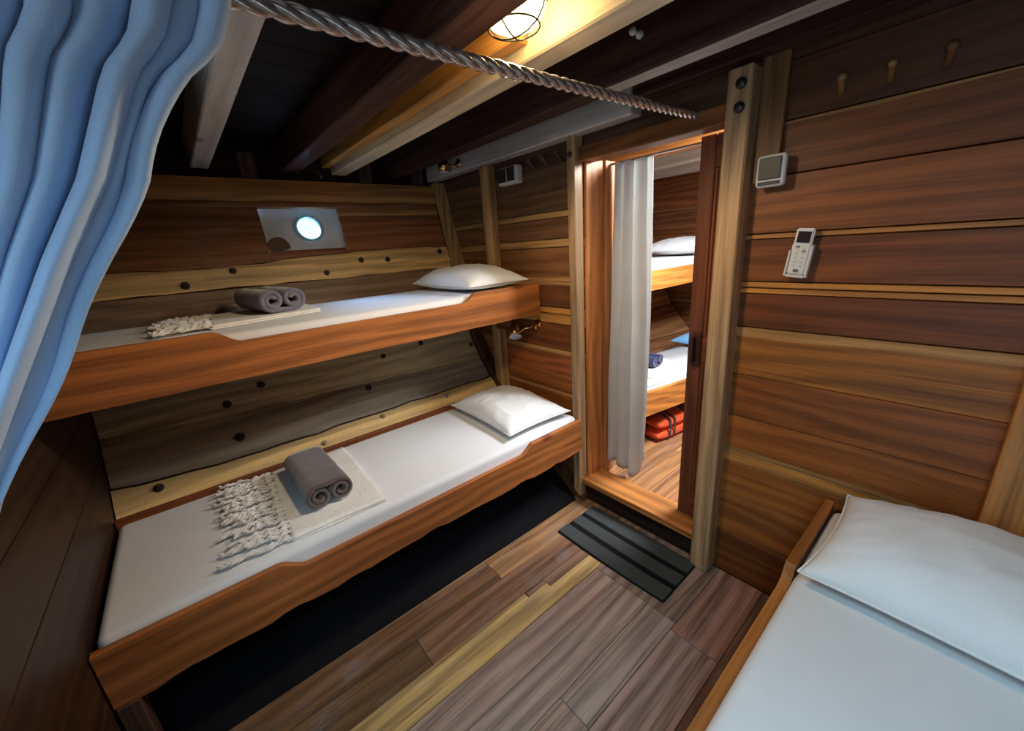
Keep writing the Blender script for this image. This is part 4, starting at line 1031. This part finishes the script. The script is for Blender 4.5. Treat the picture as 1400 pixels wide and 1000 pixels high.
for t_ in [o for o in COL.objects if o.name.startswith('bunk_bed') and o.get('group') == 'bunks in the next cabin']:
    hi = 'upper' in t_['label']
    if hi: box('bed_board', (-2.36, 1.95, 1.205), (-1.54, 3.985, 1.225), TEAK_D, t_, 'dark', 'Y', 0.002)
    else: prism('bed_board', [(-1.86, 1.96), (-1.41, 1.96), (-1.08, 3.98), (-1.60, 3.98)], 'Z', 0.41, 0.43, TEAK_D, t_, 'dark', 'Y', 0)
far_mattress([(-2.30, 1.97), (-1.54, 1.97), (-1.51, 3.97), (-1.95, 3.97)], 1.228, 1.375, 'white mattress on the upper bunk of the next cabin')
far_mattress([(-1.90, 1.98), (-1.405, 1.98), (-1.065, 3.96), (-1.64, 3.96)], 0.433, 0.585, 'white mattress on the lower bunk of the next cabin')
pillow('white pillow on the upper bunk in the next cabin', (-1.80, 3.50, 1.378), 0.52, 0.62, 0.105, (0, 0, 0), seed=4.4)
pillow('blue pillow on the lower bunk in the next cabin', (-1.50, 3.55, 0.588), 0.50, 0.52, 0.085, (0, 0, math.radians(-10)), 'blue_cloth', seed=6.0)
nt = towel('navy rolled towel on the lower bunk in the next cabin', (-1.66, 2.64, 0.605), 0.17, 0.085, 0.30, 'navy', math.radians(5), True, 3)
# thin blanket under it
bm = bmesh.new(); n = 14; G = {}
for i in range(n + 1):
    for j in range(n + 1):
        a, b = i / n, j / n; x = -1.86 + .44 * a + 0.03 * b; y = 2.36 + .50 * b + .05 * a
        h = 0.0045 + 0.003 * (1 + noise.noise((x * 15, y * 15, 1)))
        G[i, j] = (bm.verts.new((x, y, 0.5895 + h)), bm.verts.new((x, y, 0.5885)))
for i in range(n):
    for j in range(n): bm.faces.new([G[q][0] for q in ((i, j), (i + 1, j), (i + 1, j + 1), (i, j + 1))]); bm.faces.new([G[q][1] for q in ((i, j + 1), (i + 1, j + 1), (i + 1, j), (i, j))])
for i in range(n):
    for j in (0, n): bm.faces.new((G[i, j][0], G[i, j][1], G[i + 1, j][1], G[i + 1, j][0])); bm.faces.new((G[j, i][0], G[j, i + 1][0], G[j, i + 1][1], G[j, i][1]))
tag(link('throw_blanket', bm_mesh('throw_blanket', bm), 'throw', None, (0, 0, 0), None, True), 'pale throw under the navy towel in the next cabin', 'blanket')

# life jackets stowed under the far lower bunk
def life_jacket(label, loc, rz):
    t = thing('life_jacket', label, 'life jacket', loc, 'orange life jackets under the bunk in the next cabin', None, rz)
    for k, (sx, sy, sz, ox, oz) in enumerate([(0.165, 0.42, 0.085, 0, 0.002), (0.155, 0.40, 0.08, 0.006, 0.090)]):
        bm = bmesh.new(); bmesh.ops.create_cube(bm, size=1); bmesh.ops.subdivide_edges(bm, edges=bm.edges[:], cuts=6, use_grid_fill=True)
        for v in bm.verts:
            x, y, z = v.co * 2; e = ((1 - x ** 4 * 0.35) * (1 - y ** 4 * 0.35))
            v.co = Vector((x * sx / 2 * (1 - .12 * abs(z) ** 3 - .1 * abs(y) ** 4), y * sy / 2 * (1 - .12 * abs(z) ** 3), z * sz / 2 * e + 0.006 * noise.noise((x * 2 + k, y * 3, z)) + sz / 2 + oz)) + Vector((ox, 0, 0))
        link('foam_panel', bm_mesh('foam_panel', bm), 'orange', t, (0, 0, 0), None, True, False)
    for y in (-.10, -.05, .10):
        bm = bmesh.new(); pts = [(-.090, y, .03), (-.086, y, .168), (.0, y, .186), (.090, y, .166), (.094, y, .090), (.090, y, .03)]
        prev = None
        for p in pts:
            cur = [bm.verts.new((p[0], p[1] - .009, p[2])), bm.verts.new((p[0], p[1] + .009, p[2]))]
            if prev: bm.faces.new((prev[0], prev[1], cur[1], cur[0]))
            prev = cur
        o = link('strap', bm_mesh('strap', bm), 'strap', t, (0, 0, 0), None, False, False); sm = o.modifiers.new('t', 'SOLIDIFY'); sm.thickness = 0.003
    return t
life_jacket('orange life jacket stowed under the far bunk, nearer the doorway', (-1.375, 2.60, FZ), math.radians(-8))
life_jacket('orange life jacket stowed under the far bunk, farther in', (-1.315, 3.06, FZ), math.radians(-10))
